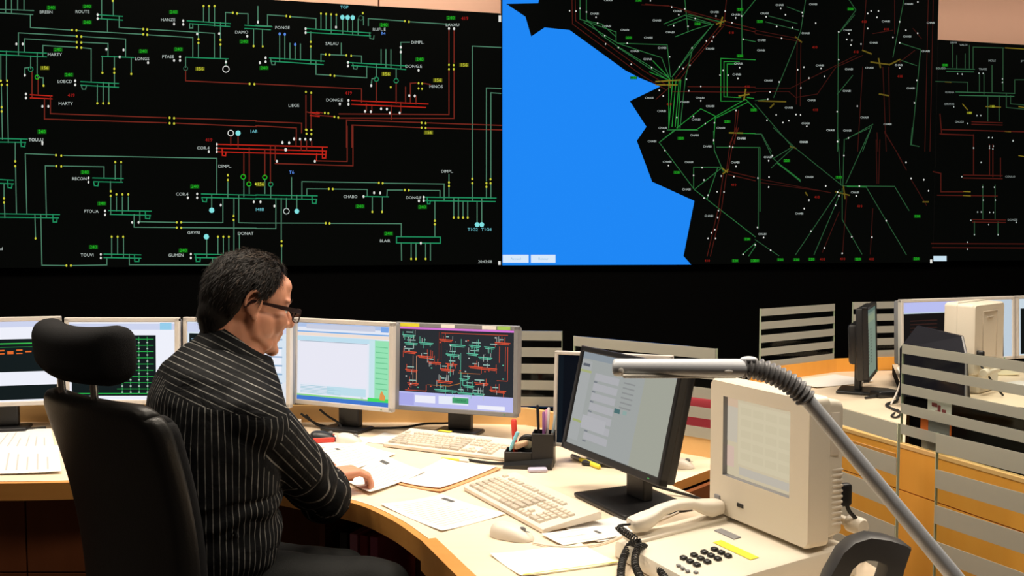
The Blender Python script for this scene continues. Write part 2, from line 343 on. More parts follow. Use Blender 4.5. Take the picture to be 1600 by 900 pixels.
# ---- left screen
tL, D = screen_thing('long black left video wall screen showing green and red electrical line diagrams', -330, 782.5, (783, 21), (785, 413), None)
W1 = 1.4
trace(D, [
 (1, g1, W1, [[(0,58),(210,66)],[(0,80),(205,92)],[(35,0),(35,80)],[(72,0),(72,84)],[(110,0),(110,62)],[(150,0),(150,64)],
   [(190,92),(190,172),(440,188)],[(490,192),(890,214)],[(930,218),(1205,235),(1205,358)],[(745,120),(745,172),(890,181)],[(935,184),(1340,208),(1340,362)],
   [(115,348),(115,205),(470,225)],[(510,228),(785,244),(785,355)],[(152,326),(152,242),(470,262)],[(510,264),(675,272),(675,352)],
   [(268,355),(268,284),(470,296)],[(510,298),(570,304),(570,510)],[(635,0),(635,118)],[(708,0),(708,98)],[(672,122),(672,202)],[(745,100),(745,170)],
   [(40,320),(40,500)],[(5,340),(5,500)],[(45,540),(52,890)],[(8,540),(15,870)],[(192,350),(192,430)],[(232,330),(232,480)],
   [(640,352),(640,440)],[(715,352),(715,430)],[(715,460),(715,540)],[(820,360),(820,450)],[(608,532),(608,632)],[(645,515),(645,632)],[(680,518),(680,634)],
   [(1272,50),(1272,134)],[(1306,50),(1306,138)],[(1341,50),(1341,162)],[(1409,164),(1409,78),(1445,80)],[(1490,84),(1550,86),(1550,150)],
   [(1240,152),(1240,235)],[(1378,140),(1378,240)],[(1240,275),(1240,362)],[(1378,290),(1378,364)],[(1412,368),(1412,400)],[(1160,358),(1160,420)],[(1585,180),(1585,280)],
   [(1185,148),(1185,175),(1205,175),(1205,150)],[(508,532),(515,558),(535,558),(540,534)],[(155,470),(155,425),(180,422)],[(240,484),(270,486),(270,530)]]),
 (1, g2, 1.5, [[(0,320),(290,332)],[(0,342),(290,356)],[(610,92),(765,102)],[(610,116),(765,126)],[(635,352),(835,360)],[(505,510),(740,522)],[(505,532),(740,546)],
   [(1170,130),(1440,148)],[(1185,148),(1435,166)],[(1160,358),(1425,368)],[(0,865),(170,870)],[(0,888),(160,890)],[(1530,158),(1700,168)],[(1530,178),(1690,186)]]),
 (1, r1, 1.6, [[(200,450),(200,612)],[(238,490),(238,592)],[(278,615),(278,744),(1040,768)],[(315,600),(315,710),(1040,736)],[(1100,738),(1600,754)],[(1100,770),(1600,792)],[(1160,440),(1160,505),(1560,524)]]),
 (1, r2, 1.6, [[(190,592),(325,600)],[(190,612),(325,618)]]),
 (2, g1, W1, [[(0,158),(95,164)],[(0,180),(80,186)],[(72,165),(72,92),(185,100)],[(215,104),(375,116),(375,180)],[(40,185),(40,285)],[(12,40),(12,130)],
   [(406,95),(406,182)],[(438,95),(438,182)],[(470,95),(470,210)],[(502,95),(502,165)],[(542,120),(542,215)],[(573,120),(573,195)],[(604,120),(604,218)],[(638,120),(638,218)],
   [(672,105),(672,155)],[(702,160),(702,116),(930,132)],[(960,136),(1210,152)],[(342,200),(342,258)],[(342,295),(342,400)],[(148,215),(148,385)],[(180,215),(180,370)],[(212,270),(212,370)],[(245,275),(245,372)],[(278,275),(278,374)],
   [(406,385),(406,338),(425,340)],[(462,342),(562,346)],[(600,348),(660,350),(660,392)],[(533,270),(533,345)],[(375,385),(375,465),(460,470)],[(495,473),(692,486),(692,415)],
   [(782,310),(782,405)],[(812,310),(812,420)],[(843,310),(843,425)],[(905,430),(905,264),(960,264)],[(752,400),(752,480)],[(876,430),(876,490)],[(720,530),(725,492),(745,490)],
   [(1352,900),(1352,288),(1530,297)],[(1440,900),(1440,550),(1530,553)],[(1468,900),(1468,580),(1530,584)],[(90,362),(100,405),(118,405),(122,382)],[(605,396),(610,430),(630,432),(634,412)],[(710,204),(712,240),(735,244),(737,224)]]),
 (2, g2, 1.6, [[(310,178),(715,206)],[(310,202),(715,224)],[(85,362),(425,382)],[(90,382),(420,404)],[(570,390),(940,412)],[(600,410),(935,434)]]),
 (2, r1, 1.6, [[(0,524),(660,556),(660,640)],[(752,510),(752,640)],[(876,515),(876,645)],[(1206,190),(1206,390)],[(1238,190),(1238,390)],[(1206,440),(1206,716),(520,712)],[(1238,440),(1238,740),(520,738)],
   [(312,595),(312,800)],[(344,595),(344,800)],[(0,758),(285,770),(285,830)],[(0,786),(252,800),(252,870)],[(566,920),(566,750),(1030,766)],[(600,920),(600,782),(1030,798)],[(1070,768),(1535,784)],[(1070,800),(1535,812)],
   [(690,650),(690,690)],[(724,655),(724,692)],[(846,660),(846,745)],[(905,640),(905,700)],[(965,640),(965,520),(1000,518)],[(1045,520),(1090,528)],[(1000,600),(1000,650)],[(935,545),(935,640)],[(380,700),(415,706)],[(320,700),(400,722),(480,728)]]),
 (2, r2, 1.6, [[(600,628),(1075,650)],[(600,652),(1060,672)],[(340,702),(395,708)],[(340,722),(395,728)]]),
 (3, g1, W1, [[(95,90),(95,200)],[(97,245),(103,535)],[(168,535),(158,160),(340,168)],[(400,172),(1355,190),(1355,415)],[(290,556),(283,236),(340,237)],[(398,238),(650,242),(650,310)],
   [(720,230),(720,320)],[(757,230),(757,338)],[(690,335),(690,385)],[(692,435),(692,540)],[(728,430),(728,518)],[(765,430),(765,540)],[(802,430),(802,518)],[(838,540),(838,620),(1095,622)],[(874,518),(874,586),(1095,590)],
   [(1140,590),(1393,592),(1393,440)],[(1140,623),(1600,626)],[(25,350),(25,430)],[(27,470),(30,560)],[(218,540),(222,680)],[(255,540),(262,858),(405,860)],[(455,860),(668,856),(668,812)],[(808,790),(808,855),(1380,856)],
   [(698,690),(698,810)],[(735,690),(735,790)],[(772,690),(772,812)],[(1292,700),(1292,810)],[(1362,690),(1362,790)],[(1396,690),(1396,812)],[(1430,690),(1430,812)],[(1462,440),(1462,540)],[(1462,580),(1462,800)],[(1496,660),(1496,790)],
   [(1323,420),(1323,500)],[(1424,340),(1424,440)],[(1524,320),(1524,430)],[(1558,360),(1558,410)],[(1492,420),(1492,592),(1600,594)],[(1328,812),(1328,850)]]),
 (3, g2, 1.5, [[(0,66),(165,70)],[(0,88),(155,90)],[(0,322),(82,326)],[(0,346),(85,349)],[(0,536),(372,541)],[(0,558),(365,562)],[(580,312),(770,316)],[(585,335),(765,339)],[(680,516),(945,520)],[(690,540),(940,546)],
   [(650,788),(880,793)],[(650,810),(880,814)],[(1215,788),(1520,794)],[(1220,810),(1500,814)],[(1260,412),(1600,420)],[(1262,434),(1600,442)],
   [(585,338),(590,360),(612,362),(616,340)],[(1262,436),(1268,460),(1290,462),(1293,438)],[(330,540),(332,588),(355,588),(358,560)],[(908,520),(910,566),(935,568),(938,546)],[(130,70),(132,115),(155,118),(158,92)],[(48,326),(50,372),(72,375),(76,350)],[(840,792),(842,834),(868,834),(870,814)],[(1222,790),(1226,834),(1250,834),(1252,812)]]),
 (3, r1, 1.6, [[(1442,50),(1442,110)],[(1488,50),(1488,130)],[(1524,150),(1524,300)],[(1558,125),(1558,340)]]),
 (3, r2, 1.6, [[(1360,102),(1600,108)],[(1360,126),(1600,133)],[(1360,148),(1600,156)],[(1388,130),(1390,172),(1410,174),(1412,150)]]),
 (4, r2, 1.6, [[(0,108),(445,120)],[(0,133),(440,144)],[(0,156),(435,166)],[(380,160),(378,200)],[(415,120),(415,188),(435,188),(438,145)]]),
 (4, r1, 1.6, [[(370,205),(570,209),(570,-10)],[(120,222),(606,236),(606,-10)],[(55,135),(55,300)],[(90,110),(90,345)],[(120,110),(120,200)],[(250,60),(250,115)],[(282,80),(282,140)],[(316,80),(316,140)],[(348,85),(348,120)]]),
 (4, g1, W1, [[(55,320),(55,410)],[(92,365),(92,440)],[(222,310),(222,440)],[(287,440),(287,335),(755,342)],[(800,345),(1176,350),(1176,455)],[(318,420),(318,380),(445,381)],[(485,382),(695,384),(695,425)],
   [(818,430),(820,388),(915,388)],[(960,389),(1150,391),(1150,430)],[(727,435),(727,515)],[(790,435),(790,515)],[(1206,290),(1206,435)],[(1352,0),(1352,310)],[(1352,350),(1352,455)],[(1440,0),(1440,330)],[(1468,0),(1468,310)],[(1440,370),(1440,440)],[(1468,350),(1468,440)],
   [(1236,440),(1236,550)],[(1265,440),(1265,550)],[(1294,460),(1294,550)],[(1323,460),(1323,550)],[(1382,460),(1382,590)],[(1411,440),(1411,590)],[(1118,455),(1118,570)],[(1118,605),(1118,680)],
   [(0,594),(430,595)],[(465,596),(908,598),(908,680)],[(0,628),(124,629),(124,440)],[(158,440),(158,695)],[(160,735),(160,856),(130,856)],[(190,440),(190,500)],[(255,420),(255,500)],[(908,720),(910,826)],[(970,720),(970,810)],[(1000,720),(1000,810)],[(1060,720),(1060,810)],[(1090,720),(1090,826)]]),
 (4, g2, 1.6, [[(0,418),(382,424)],[(0,440),(380,446)],[(670,428),(828,430)],[(1045,432),(1500,438)],[(1060,454),(1495,460)],[(878,680),(1152,682),(1152,720),(878,718),(878,680)],[(350,424),(352,470),(375,472),(378,446)],[(1070,436),(1072,474),(1086,474),(1090,456)]]),
])
dots(D, 1, ye, 1.6, 2.0, [(450,188),(478,190),(895,182),(920,184),(895,214),(920,217),(480,227),(508,229),(480,264),(508,266),(480,296),(508,298),(5,505),(45,505),(10,530),(45,530),(10,670),(10,697),(640,455),(820,462),(608,645),(645,645),(680,645),(714,430),(714,455),(1240,245),(1240,268),(1378,250),(1378,278),(1272,38),(1306,38),(1341,38),(1455,80),(1482,84),(1060,736),(1088,738),(1060,770),(1088,772),(1560,524),(1590,526),(272,535),(1585,288),(705,5)])
dots(D, 1, wh, 1.6, 2.3, [(102,275),(142,275),(665,308),(772,312),(1232,212),(1370,210),(748,356),(155,470),(265,665),(302,665),(925,392),(1088,378),(1545,226),(1088,150),(1412,388),(162,588),(162,612),(1145,130),(1145,152),(610,92),(610,116),(470,505),(470,530),(265,890),(1125,355),(1125,378)])
dots(D, 2, ye, 1.4, 1.9, [(190,100),(213,104),(406,85),(438,87),(470,90),(502,92),(342,262),(342,290),(435,340),(460,342),(565,346),(595,349),(465,470),(490,474),(930,132),(956,136),(1206,405),(1236,407),(1206,432),(1236,432),(312,575),(345,580),(430,706),(452,708),(490,730),(514,734),(312,810),(346,812),(316,836),(346,838),(1035,768),(1060,770),(1035,798),(1060,800),(1016,520),(1038,522),(1016,553),(1038,555),(842,545),(42,290),(668,82)])
dots(D, 2, wh, 1.6, 2.3, [(12,138),(500,170),(60,362),(60,386),(24,392),(310,180),(310,204),(575,390),(575,412),(1016,440),(720,535),(958,598),(992,600),(524,650),(578,628),(578,652),(682,696),(718,698),(782,680),(818,682),(836,706),(898,706),(1206,178),(1238,180),(238,868),(275,870),(308,870),(340,872),(165,890),(207,892),(905,295),(905,325)])
dots(D, 2, cy, 3.6, 4.0, [(540,108),(573,109),(604,110)])
dots(D, 2, bl, 1.8, 2.6, [(148,212),(180,214),(245,278)])
dots(D, 3, ye, 1.5, 2.0, [(350,170),(383,173),(352,238),(383,240),(95,208),(95,238),(25,440),(25,465),(720,213),(757,213),(692,395),(692,424),(728,415),(765,415),(802,415),(222,690),(415,860),(443,860),(698,680),(735,680),(770,680),(1362,680),(1396,680),(1430,680),(1105,590),(1132,590),(1105,623),(1132,624),(1424,295),(1424,325),(1460,550),(1460,575),(1598,350)])
dots(D, 3, wh, 1.5, 2.2, [(265,100),(553,312),(553,338),(657,518),(657,542),(630,790),(630,812),(1232,412),(1232,436),(1174,436),(1193,788),(1193,812),(826,590),(866,590),(1380,482),(1305,148),(1355,102),(1355,126),(1355,148),(1586,462)])
dots(D, 3, cy, 4.2, 4.4, [(1323,514),(1290,680),(1488,32)])
dots(D, 4, wh, 1.6, 2.3, [(28,462),(115,488),(1018,456),(130,208),(368,208),(165,92),(207,94),(238,70),(275,70),(308,70),(340,72),(738,405),(776,406),(672,428),(1048,432),(1048,454),(1030,720)])
dots(D, 4, wh, 2.4, 2.6, [(186,136)])
dots(D, 4, ye, 1.5, 2.0, [(768,343),(792,345),(455,381),(480,382),(930,388),(955,389),(1206,340),(1206,362),(1352,318),(1352,345),(1440,345),(1466,345),(1440,368),(1466,320),(1236,560),(1265,560),(1294,560),(1323,560),(436,595),(460,596),(1118,580),(1118,602),(160,708),(160,735),(727,524),(788,524),(970,818),(1000,818),(1060,818),(316,12),(346,12),(316,36),(346,38)])
dots(D, 4, cy, 3.8, 4.0, [(255,520),(1382,604),(1411,604)])
for c, x, y, r, m in [(1,1412,432,5,wh),(1,192,432,3.6,g2),(1,232,482,3.2,gl),(1,1160,428,3.2,g3),(3,1442,32,4.4,wh),(4,190,520,4.4,wt_),(2,752,495,3.4,g2),(2,876,505,3.4,g2),(3,1520,305,3.6,gl),(3,1556,350,3.4,gl),(4,55,308,3.4,gl),(4,92,352,3.4,g2),(2,655,112,3.6,g3)]:
    X, Y = cv(c, (x, y)); D.ring(X, Y, r, m)
labels(D, 1, wt_, [(288,76,'BREBN'),(515,74,'ROUTE'),(1050,124,'HANZE'),(342,342,'MARTY'),(888,368,'LONGS'),(405,510,'LOBCD'),(410,648,'MARTY'),(1050,355,'PTASE'),(1510,202,'DAMO'),(225,876,'TOULU')])
labels(D, 2, wt_, [(165,174,'PONGE'),(475,273,'SALAU'),(770,185,'RUFL.E'),(1010,266,'DIMPL.'),(985,415,'DONG.E'),(1228,156,'LAVAU'),(236,660,'LIEGE'),(490,626,'DONG.E'),(1125,542,'MINOS')])
labels(D, 3, wt_, [(225,74,'TOULU'),(496,318,'RECON'),(570,521,'PTOUA'),(545,795,'TOUVI'),(1270,126,'COR.4'),(1138,414,'COR.4'),(1210,655,'GAVRI'),(1535,660,'DONAT'),(1100,796,'GUMEN'),(1405,240,'DIMPL.'),(5,755,'ad')])
labels(D, 4, wt_, [(590,430,'CHABO'),(985,436,'DONG.E'),(1195,272,'DIMPL.'),(806,706,'BLAIR'),(1432,836,'20:43:08')], 4.6)
for c, pts in {1: [(320,48),(545,40),(545,140),(1085,76),(362,310),(895,320),(430,468),(1115,308),(262,825),(1525,260)], 2: [(800,156),(1218,112),(1024,372),(50,425)], 3: [(262,22),(532,277),(636,472),(584,744),(1145,766),(1217,366)], 4: [(650,490),(1040,494),(828,660)]}.items():
    labels(D, c, gl, [(x, y, '240') for x, y in pts], 5.4)
for c, pts in {1: [(280,425),(1250,430)], 2: [(1300,406),(814,463),(1136,502),(1078,828)], 4: [(28,352)]}.items():
    labels(D, c, ye, [(x, y, '156') for x, y in pts], 5.4)
for c, pts in {1: [(445,597)], 2: [(578,583),(1305,116)], 3: [(1305,76)]}.items(): labels(D, c, r3, [(x, y, '419') for x, y in pts], 5.4)
labels(D, 2, cyt, [(552,46,'TGP')], 5); labels(D, 3, cyt, [(1585,22,'1AB')], 5); labels(D, 4, cyt, [(1355,635,'T1G2'),(1440,635,'T1G4'),(22,510,'148B')], 5); labels(D, 4, bl, [(222,278,'T6')], 5.5); labels(D, 2, bl, [(795,210,'B4')], 5)
D.rect(779, 24, 783, 34, wh, 3); D.rect(778.5, 408, 782.3, 414, wh, 3)
D.build(tL)

# ---- centre map screen
tC, D = screen_thing('tall centre video wall screen with blue sea and black network map', 784.2, 1457, (1100, -75), (785, 415), None)
sea = em(30, 135, 245)
D.poly([(785,-75),(842,-75),(842,0),(841,5),(791,6),(821,26),(830,57),(851,43),(890,47),(977,110),(1000,122),(1032,135),(984,158),(1010,198),(995,220),(1019,284),(1085,314),(1068,400),(1080,413.6),(785,414.5)], sea, 1)
D.rect(785.5, 398, 826, 410.5, em(215, 232, 250), 3); D.rect(829.5, 398, 868, 410.5, em(215, 232, 250), 3)
D.text(806, 404.5, 'Accueil', em(150, 190, 225), 4); D.text(849, 404.5, 'Retour', em(150, 190, 225), 4)
mg, mg2, mr, my = em(42, 104, 56), em(36, 138, 52), em(74, 24, 18), em(122, 105, 28)
mgR, mg2R, mrR, myR = em(40, 82, 50), em(36, 112, 50), em(56, 19, 15), em(96, 82, 24)  # right-hand tones dimmed: viewing-angle falloff put into the colours
mgd = em(42, 76, 50); mrd = em(62, 20, 16)
trace(D, [
 (5, mr, 1.15, [[(455,0),(458,150),(890,470),(1040,560)],[(475,0),(478,130),(900,440),(1060,540)],[(915,25),(1075,40),(1400,130),(1600,180)],[(1160,70),(1380,150),(1600,200)],[(1405,150),(1420,0)],[(1380,160),(1250,320),(1100,490)],[(1400,165),(1200,400),(1120,510)],[(1180,542),(1600,545)],[(1080,572),(1600,578)],[(1480,690),(1470,830),(1440,900)],[(1495,690),(1480,830),(1470,900)],[(1070,540),(980,620)],[(890,30),(1060,36)]]),
 (5, mg, 1.15, [[(505,0),(505,120),(730,200),(730,265)],[(545,0),(545,120),(640,220),(740,290),(1050,480)],[(530,140),(740,270),(1050,280),(1070,480)],[(545,130),(640,150),(730,230)],[(740,270),(920,330),(1015,360),(1060,480)],[(740,295),(960,440),(1040,490)],[(1030,150),(1160,95),(1320,145)],[(1055,160),(1170,115),(1330,155)],[(1160,0),(1180,190)],[(1100,230),(1215,185),(1330,150)],[(1320,170),(1080,480)],[(1340,150),(1205,300),(1090,470)],[(1180,90),(1400,140)],[(1515,0),(1518,350)],[(1520,100),(1600,0)],[(1205,320),(1165,480),(1130,800)],[(1520,245),(1600,260)]]),
 (5, mg2, 1.15, [[(1600,374),(1385,365),(1385,632),(1520,632)],[(1500,385),(1405,385),(1405,605),(1510,610)],[(1480,400),(1425,400),(1425,600)],[(1085,490),(1060,800)],[(1105,500),(1080,790)],[(1125,500),(1100,790)],[(1135,500),(1115,800)],[(1540,620),(1350,730),(1235,810),(1060,812)],[(1550,640),(1350,740)],[(1110,800),(1260,680),(1350,725)],[(1060,500),(1060,800)],[(1350,730),(1340,900)],[(1100,810),(1000,890)],[(1540,620),(1600,680)],[(940,450),(1060,500)],[(960,380),(1065,490)],[(1010,430),(1070,500)],[(1590,615),(1550,610)],[(1480,832),(1600,835)]]),
 (5, my, 2.2, [[(980,510),(1130,500)],[(980,530),(1110,530)],[(1060,500),(1070,545)],[(1500,600),(1560,590)],[(1360,150),(1410,130)],[(1380,165),(1395,110)],[(1540,560),(1530,620)],[(1440,830),(1520,832)]]),
 (7, mg, 1.15, [[(1100,15),(1000,90),(1220,385),(1600,680)],[(1050,12),(1240,15)],[(1340,20),(1345,140),(1400,270)],[(1215,380),(1215,245),(1380,245)],[(1225,380),(1395,245)],[(1365,250),(1300,440)],[(1360,120),(1630,122),(1630,520)],[(1560,800),(1600,740)],[(1520,790),(1600,720)]]),
 (7, mr, 1.15, [[(1480,0),(1440,120),(1420,270)],[(1495,0),(1455,120),(1430,270)],[(1430,270),(1600,310)],[(1430,290),(1600,330)],[(1400,290),(1370,500),(1300,800)],[(1420,290),(1390,500),(1320,800)]]),
 (7, my, 2, [[(1390,250),(1425,275)],[(1400,285),(1430,260)]]),
 (6, mgR, 1.15, [[(0,620),(225,880)],[(225,880),(95,1000)],[(300,0),(270,190),(110,580)],[(80,95),(250,140)],[(60,130),(260,180)],[(190,40),(280,75)],[(495,190),(490,900)],[(590,90),(505,190)],[(560,0),(600,60),(510,180)],[(490,560),(580,450)],[(885,0),(820,340)],[(860,255),(985,295),(960,560),(930,860)],[(700,740),(540,830)],[(695,750),(640,900)],[(870,360),(960,390)],[(0,600),(80,590)],[(0,800),(40,800),(95,900)],[(500,830),(490,900)],[(530,830),(530,900)]]),
 (6, mrR, 1.15, [[(0,180),(260,230)],[(0,200),(260,245)],[(0,525),(210,525),(240,510),(600,330)],[(0,545),(200,545),(240,580),(370,560),(480,400),(640,330)],[(250,240),(245,620)],[(272,240),(268,630)],[(760,400),(780,900)],[(795,400),(800,740)],[(700,200),(820,180)],[(770,790),(840,900)],[(940,170),(990,230)],[(1060,0),(1040,900)],[(1030,0),(1010,900)],[(830,0),(830,200)],[(640,400),(610,900)],[(660,0),(640,300)],[(860,370),(950,300)],[(725,790),(730,900)]]),
 (6, myR, 2.2, [[(240,220),(275,250)],[(640,300),(690,320)],[(690,370),(800,385),(860,355)],[(735,350),(745,400)],[(20,600),(180,605)],[(90,640),(110,620)],[(740,560),(795,570)]]),
 (8, mgR, 1.15, [[(110,0),(240,120),(520,345)],[(20,120),(18,600)],[(0,35),(35,35),(105,180),(270,320)],[(110,180),(225,110)],[(690,0),(540,330)],[(680,0),(540,65)],[(490,0),(510,340)],[(530,70),(522,340)],[(520,345),(830,348),(915,490)],[(660,350),(900,755)],[(500,370),(240,755)],[(510,380),(350,755)],[(518,360),(518,545),(635,750)],[(0,665),(140,760)],[(935,0),(925,100),(975,110)]]),
 (8, mg2R, 2.4, [[(135,210),(265,310)],[(550,347),(660,350)]]),
 (8, mrR, 1.15, [[(30,305),(450,385)],[(30,325),(430,380)],[(720,70),(725,330)],[(742,70),(735,330)],[(545,400),(520,750)],[(500,500),(400,740)],[(770,20),(870,190)],[(700,480),(685,750)],[(930,310),(1020,460)],[(850,160),(900,250)]]),
 (8, myR, 2, [[(480,380),(560,400)],[(525,345),(535,420)],[(210,110),(240,120)],[(300,385),(310,400)],[(1000,440),(1030,440)]]),
])
dots(D, 5, wh, 1.0, 1.3, [(440,68),(480,70),(505,52),(545,75),(615,145),(660,222),(665,275),(745,298),(800,270),(825,402),(952,422),(1065,355),(605,108),(1122,92),(1160,55),(1078,44),(1412,70),(1355,100),(1478,112),(1455,142),(1340,230),(1295,256),(1330,258),(1205,300),(1125,418),(1150,428),(1192,408),(1170,495),(1260,540),(1185,568),(1000,565),(1025,600),(1260,630),(1110,735),(1288,772),(1345,768),(1215,728),(1480,690),(1025,822),(1502,422),(1492,490),(1525,245),(1515,100),(1180,165),(1090,160),(1225,115),(1340,878),(945,5),(1400,440),(1380,470),(1430,470)])
dots(D, 7, wh, 1.0, 1.3, [(1028,22),(1058,234),(1036,140),(1340,75),(1460,120),(1440,115),(1480,240),(1388,300),(1467,304),(1405,400),(1370,516),(1365,560),(1348,635),(1326,655),(1352,690),(1525,790),(1600,730),(1280,325),(1268,248),(1215,296),(1305,420),(1280,438),(1305,690),(1362,398)])
dots(D, 6, wh, 1.0, 1.3, [(152,50),(65,100),(180,88),(280,75),(283,95),(222,164),(128,158),(157,228),(360,138),(497,190),(558,200),(670,80),(690,66),(734,66),(725,103),(860,130),(967,198),(860,255),(630,262),(575,240),(497,355),(570,268),(253,415),(290,400),(143,488),(320,465),(272,523),(75,590),(88,548),(962,478),(948,612),(608,632),(488,665),(243,682),(200,718),(70,716),(307,752),(490,844),(860,405),(392,408),(545,235),(413,455),(555,822),(670,170),(897,180),(820,222),(968,12),(165,730),(270,684),(125,684)])
dots(D, 8, wh, 1.1, 1.4, [(490,80),(528,164),(16,298),(14,592),(80,195),(102,165),(620,346),(490,382),(498,404),(478,460),(602,404),(780,552),(332,614),(412,714),(518,746),(695,650),(575,648),(92,728),(50,652),(928,300),(1004,308),(1032,374),(292,480),(320,430),(80,352),(420,345),(82,292),(898,205)])
for c, pts in {5: [(595,86),(672,164),(785,188),(932,236),(848,320),(928,370),(985,128),(1068,202),(1115,70),(1345,76),(1478,92),(1018,300),(1318,305),(1495,398),(1485,466),(938,612),(1015,695),(1160,638),(1255,612),(1318,664),(1230,748),(1385,800),(1022,800),(1220,846),(955,884),(1512,865),(682,2)], 7: [(955,84),(1050,212),(1186,214),(1300,116),(1475,216),(1515,66),(1170,384),(1310,550)]}.items():
    labels(D, c, wt_, [(x, y, 'CHABI') for x, y in pts], 3.4)
for c, pts in {6: [(145,30),(55,80),(345,26),(300,198),(38,240),(35,300),(78,480),(385,390),(550,180),(558,412),(545,542),(705,255),(778,128),(680,404),(905,218),(855,388),(925,526),(1015,305),(1045,136),(335,598),(200,642),(300,735),(650,700),(788,740),(448,775),(548,778),(288,846),(915,24)], 8: [(448,14),(548,16),(290,84),(75,174),(322,292),(262,510),(594,384),(42,632)]}.items():
    labels(D, c, wt_, [(x, y, 'CHABI') for x, y in pts], 3.2)
for c, pts in {5: [(1505,60),(1240,150),(1505,350),(810,236),(840,486),(1425,760),(1135,865),(870,2),(1590,688)], 7: [(1110,278),(1550,695),(1475,830),(1590,830)], 6: [(28,128),(568,54)], 8: [(188,195),(498,294),(965,526),(150,784),(245,784),(335,782),(612,781),(960,779),(5,790)]}.items():
    labels(D, c, gl, [(x, y, '220') for x, y in pts], 4.0)
for c, pts in {5: [(1450,205),(1062,652),(1550,542)], 7: [(1465,356),(1300,830)], 6: [(648,130),(780,175),(355,282),(600,310),(862,455),(358,655)], 8: [(368,412),(622,466),(400,782),(520,780),(692,781)]}.items():
    labels(D, c, em(150, 30, 22), [(x, y, '410') for x, y in pts], 4.0)
D.rect(1453.2, 405.5, 1456.6, 411, wh, 3)
D.build(tC)

# ---- right screen
tR, D = screen_thing('right-hand black video wall screen with dim diagram below the salmon wall', 1458, 1760, (1465, 62), (1460, 407.5), None)
trace(D, [
 (6, mgd, 1.2, [[(1175,260),(1175,400)],[(1200,330),(1200,405)],[(1250,320),(1250,405)],[(1275,270),(1275,405)],[(1297,405),(1297,280),(1480,285)],[(1475,285),(1475,540)],[(1075,485),(1265,490),(1265,548)],[(1335,440),(1335,545)],[(1362,440),(1362,560)],[(1410,390),(1410,550)],[(1545,550),(1545,475),(1600,475)],[(1495,555),(1495,640),(1600,650)],[(1520,570),(1520,618),(1600,625)],[(1385,570),(1385,720)],[(1452,570),(1452,720)]]),
 (6, em(48, 98, 64), 1.3, [[(1080,408),(1305,412)],[(1140,425),(1300,428)],[(1195,548),(1545,556)],[(1215,568),(1540,574)]]),
 (6, my, 1.4, [[(1490,285),(1600,292)],[(1130,487),(1165,489)],[(1375,635),(1460,638)],[(1235,620),(1265,655)],[(1570,635),(1600,640)]]),
 (6, mr, 1.5, [[(1290,725),(1470,732)],[(1290,740),(1470,745)],[(1120,770),(1600,785)],[(1100,680),(1110,800),(1300,805)]]),
 (8, mr, 1.5, [[(1115,10),(1600,22)],[(1100,35),(1300,42)],[(1240,280),(1470,284)],[(1240,298),(1470,302)],[(1050,688),(1600,690)],[(1055,712),(1600,714)],[(1295,545),(1490,548)],[(1295,560),(1490,563)],[(1300,40),(1300,280)],[(1395,100),(1395,280)],[(1415,100),(1415,290)],[(1460,180),(1460,290)],[(1060,260),(1105,270),(1105,380),(1240,380)],[(1085,400),(1440,405)]]),
 (8, mgd, 1.2, [[(1355,340),(1355,540)],[(1428,340),(1428,540)],[(1305,560),(1305,640)],[(1445,560),(1445,640)]]),
 (8, my, 1.4, [[(1485,20),(1520,22)],[(1240,378),(1280,380)],[(1240,402),(1280,404)],[(1570,165),(1600,170)]]),
])
dots(D, 6, wt_, .9, 1.2, [(1332,436),(1357,437),(1320,688),(1343,688),(1392,818),(1412,820),(1205,440),(1232,442),(1182,636),(1265,735),(1472,470),(1472,490),(1300,880),(1395,870),(1418,870),(1535,840)])
dots(D, 8, wt_, .9, 1.2, [(1390,57),(1412,58),(1300,120),(1395,120),(1415,125),(1354,352),(1424,353),(1358,430),(1430,430),(1324,500),(1346,500),(1396,502),(1418,502),(1230,290),(1284,550),(1390,576),(1554,562),(1264,680),(1264,722),(1305,635),(1446,635),(1345,205),(1535,75)])
labels(D, 6, em(140, 150, 146), [(1180,254,'SIRMI'),(1240,268,'VALDI'),(1105,408,'EGUZO'),(1410,362,'MOLE'),(1355,412,'TRAPE'),(1158,550,'RULHA'),(1155,620,'ORANG'),(1215,726,'GAUDI'),(1590,365,'ST')], 3.2)
labels(D, 8, em(140, 150, 146), [(1518,290,'COULO'),(1532,547,'DONZE')], 3.2)
labels(D, 6, gl, [(1130,388,'230')], 3.6); labels(D, 6, ye, [(1412,634,'132'),(1275,672,'150')], 3.2)
D.rect(1458.5, 400, 1479, 408, em(200, 225, 240), 3)
D.build(tR)

# ------------------------------------------------------------------ main desk
ZD = .74
def arc(a, b, c, n=10): return [tuple(p[:2]) for p in bez([Vector((*a, 0)), Vector((*b, 0)), Vector((*c, 0))], n)]
def P2(px, py): p = on_z(px, py, ZD); return (p.x, p.y)
front = [tuple(p[:2]) for p in bez([Vector((*q, 0)) for q in [(-2.6, 2.80), (-1.75, 2.80), P2(40, 752), (-1.02, 2.83), (-.72, 2.77), (-.55, 2.67), P2(566, 785), P2(625, 811), P2(676, 846)]], 8)]
nearcut = [P2(735, 903), (.03, 1.62), (.62, 1.52), (.95, 1.62), (.80, 2.02), (.755, 2.25), P2(1113, 786), P2(1047, 757)]
backs = [P2(1112, 733), (.72, 3.06), (.225, 3.52), (.06, 3.68), (-.4, 3.74), (-2.6, 3.74)]
desk = thing('control_desk', 'curved beech worktop of the operator desk carrying screens and papers', 'desk', (0, 0, 0))
MB().prism(front + nearcut + backs, ZD - .028, ZD, M_top, None, M_edge).build('worktop', desk)
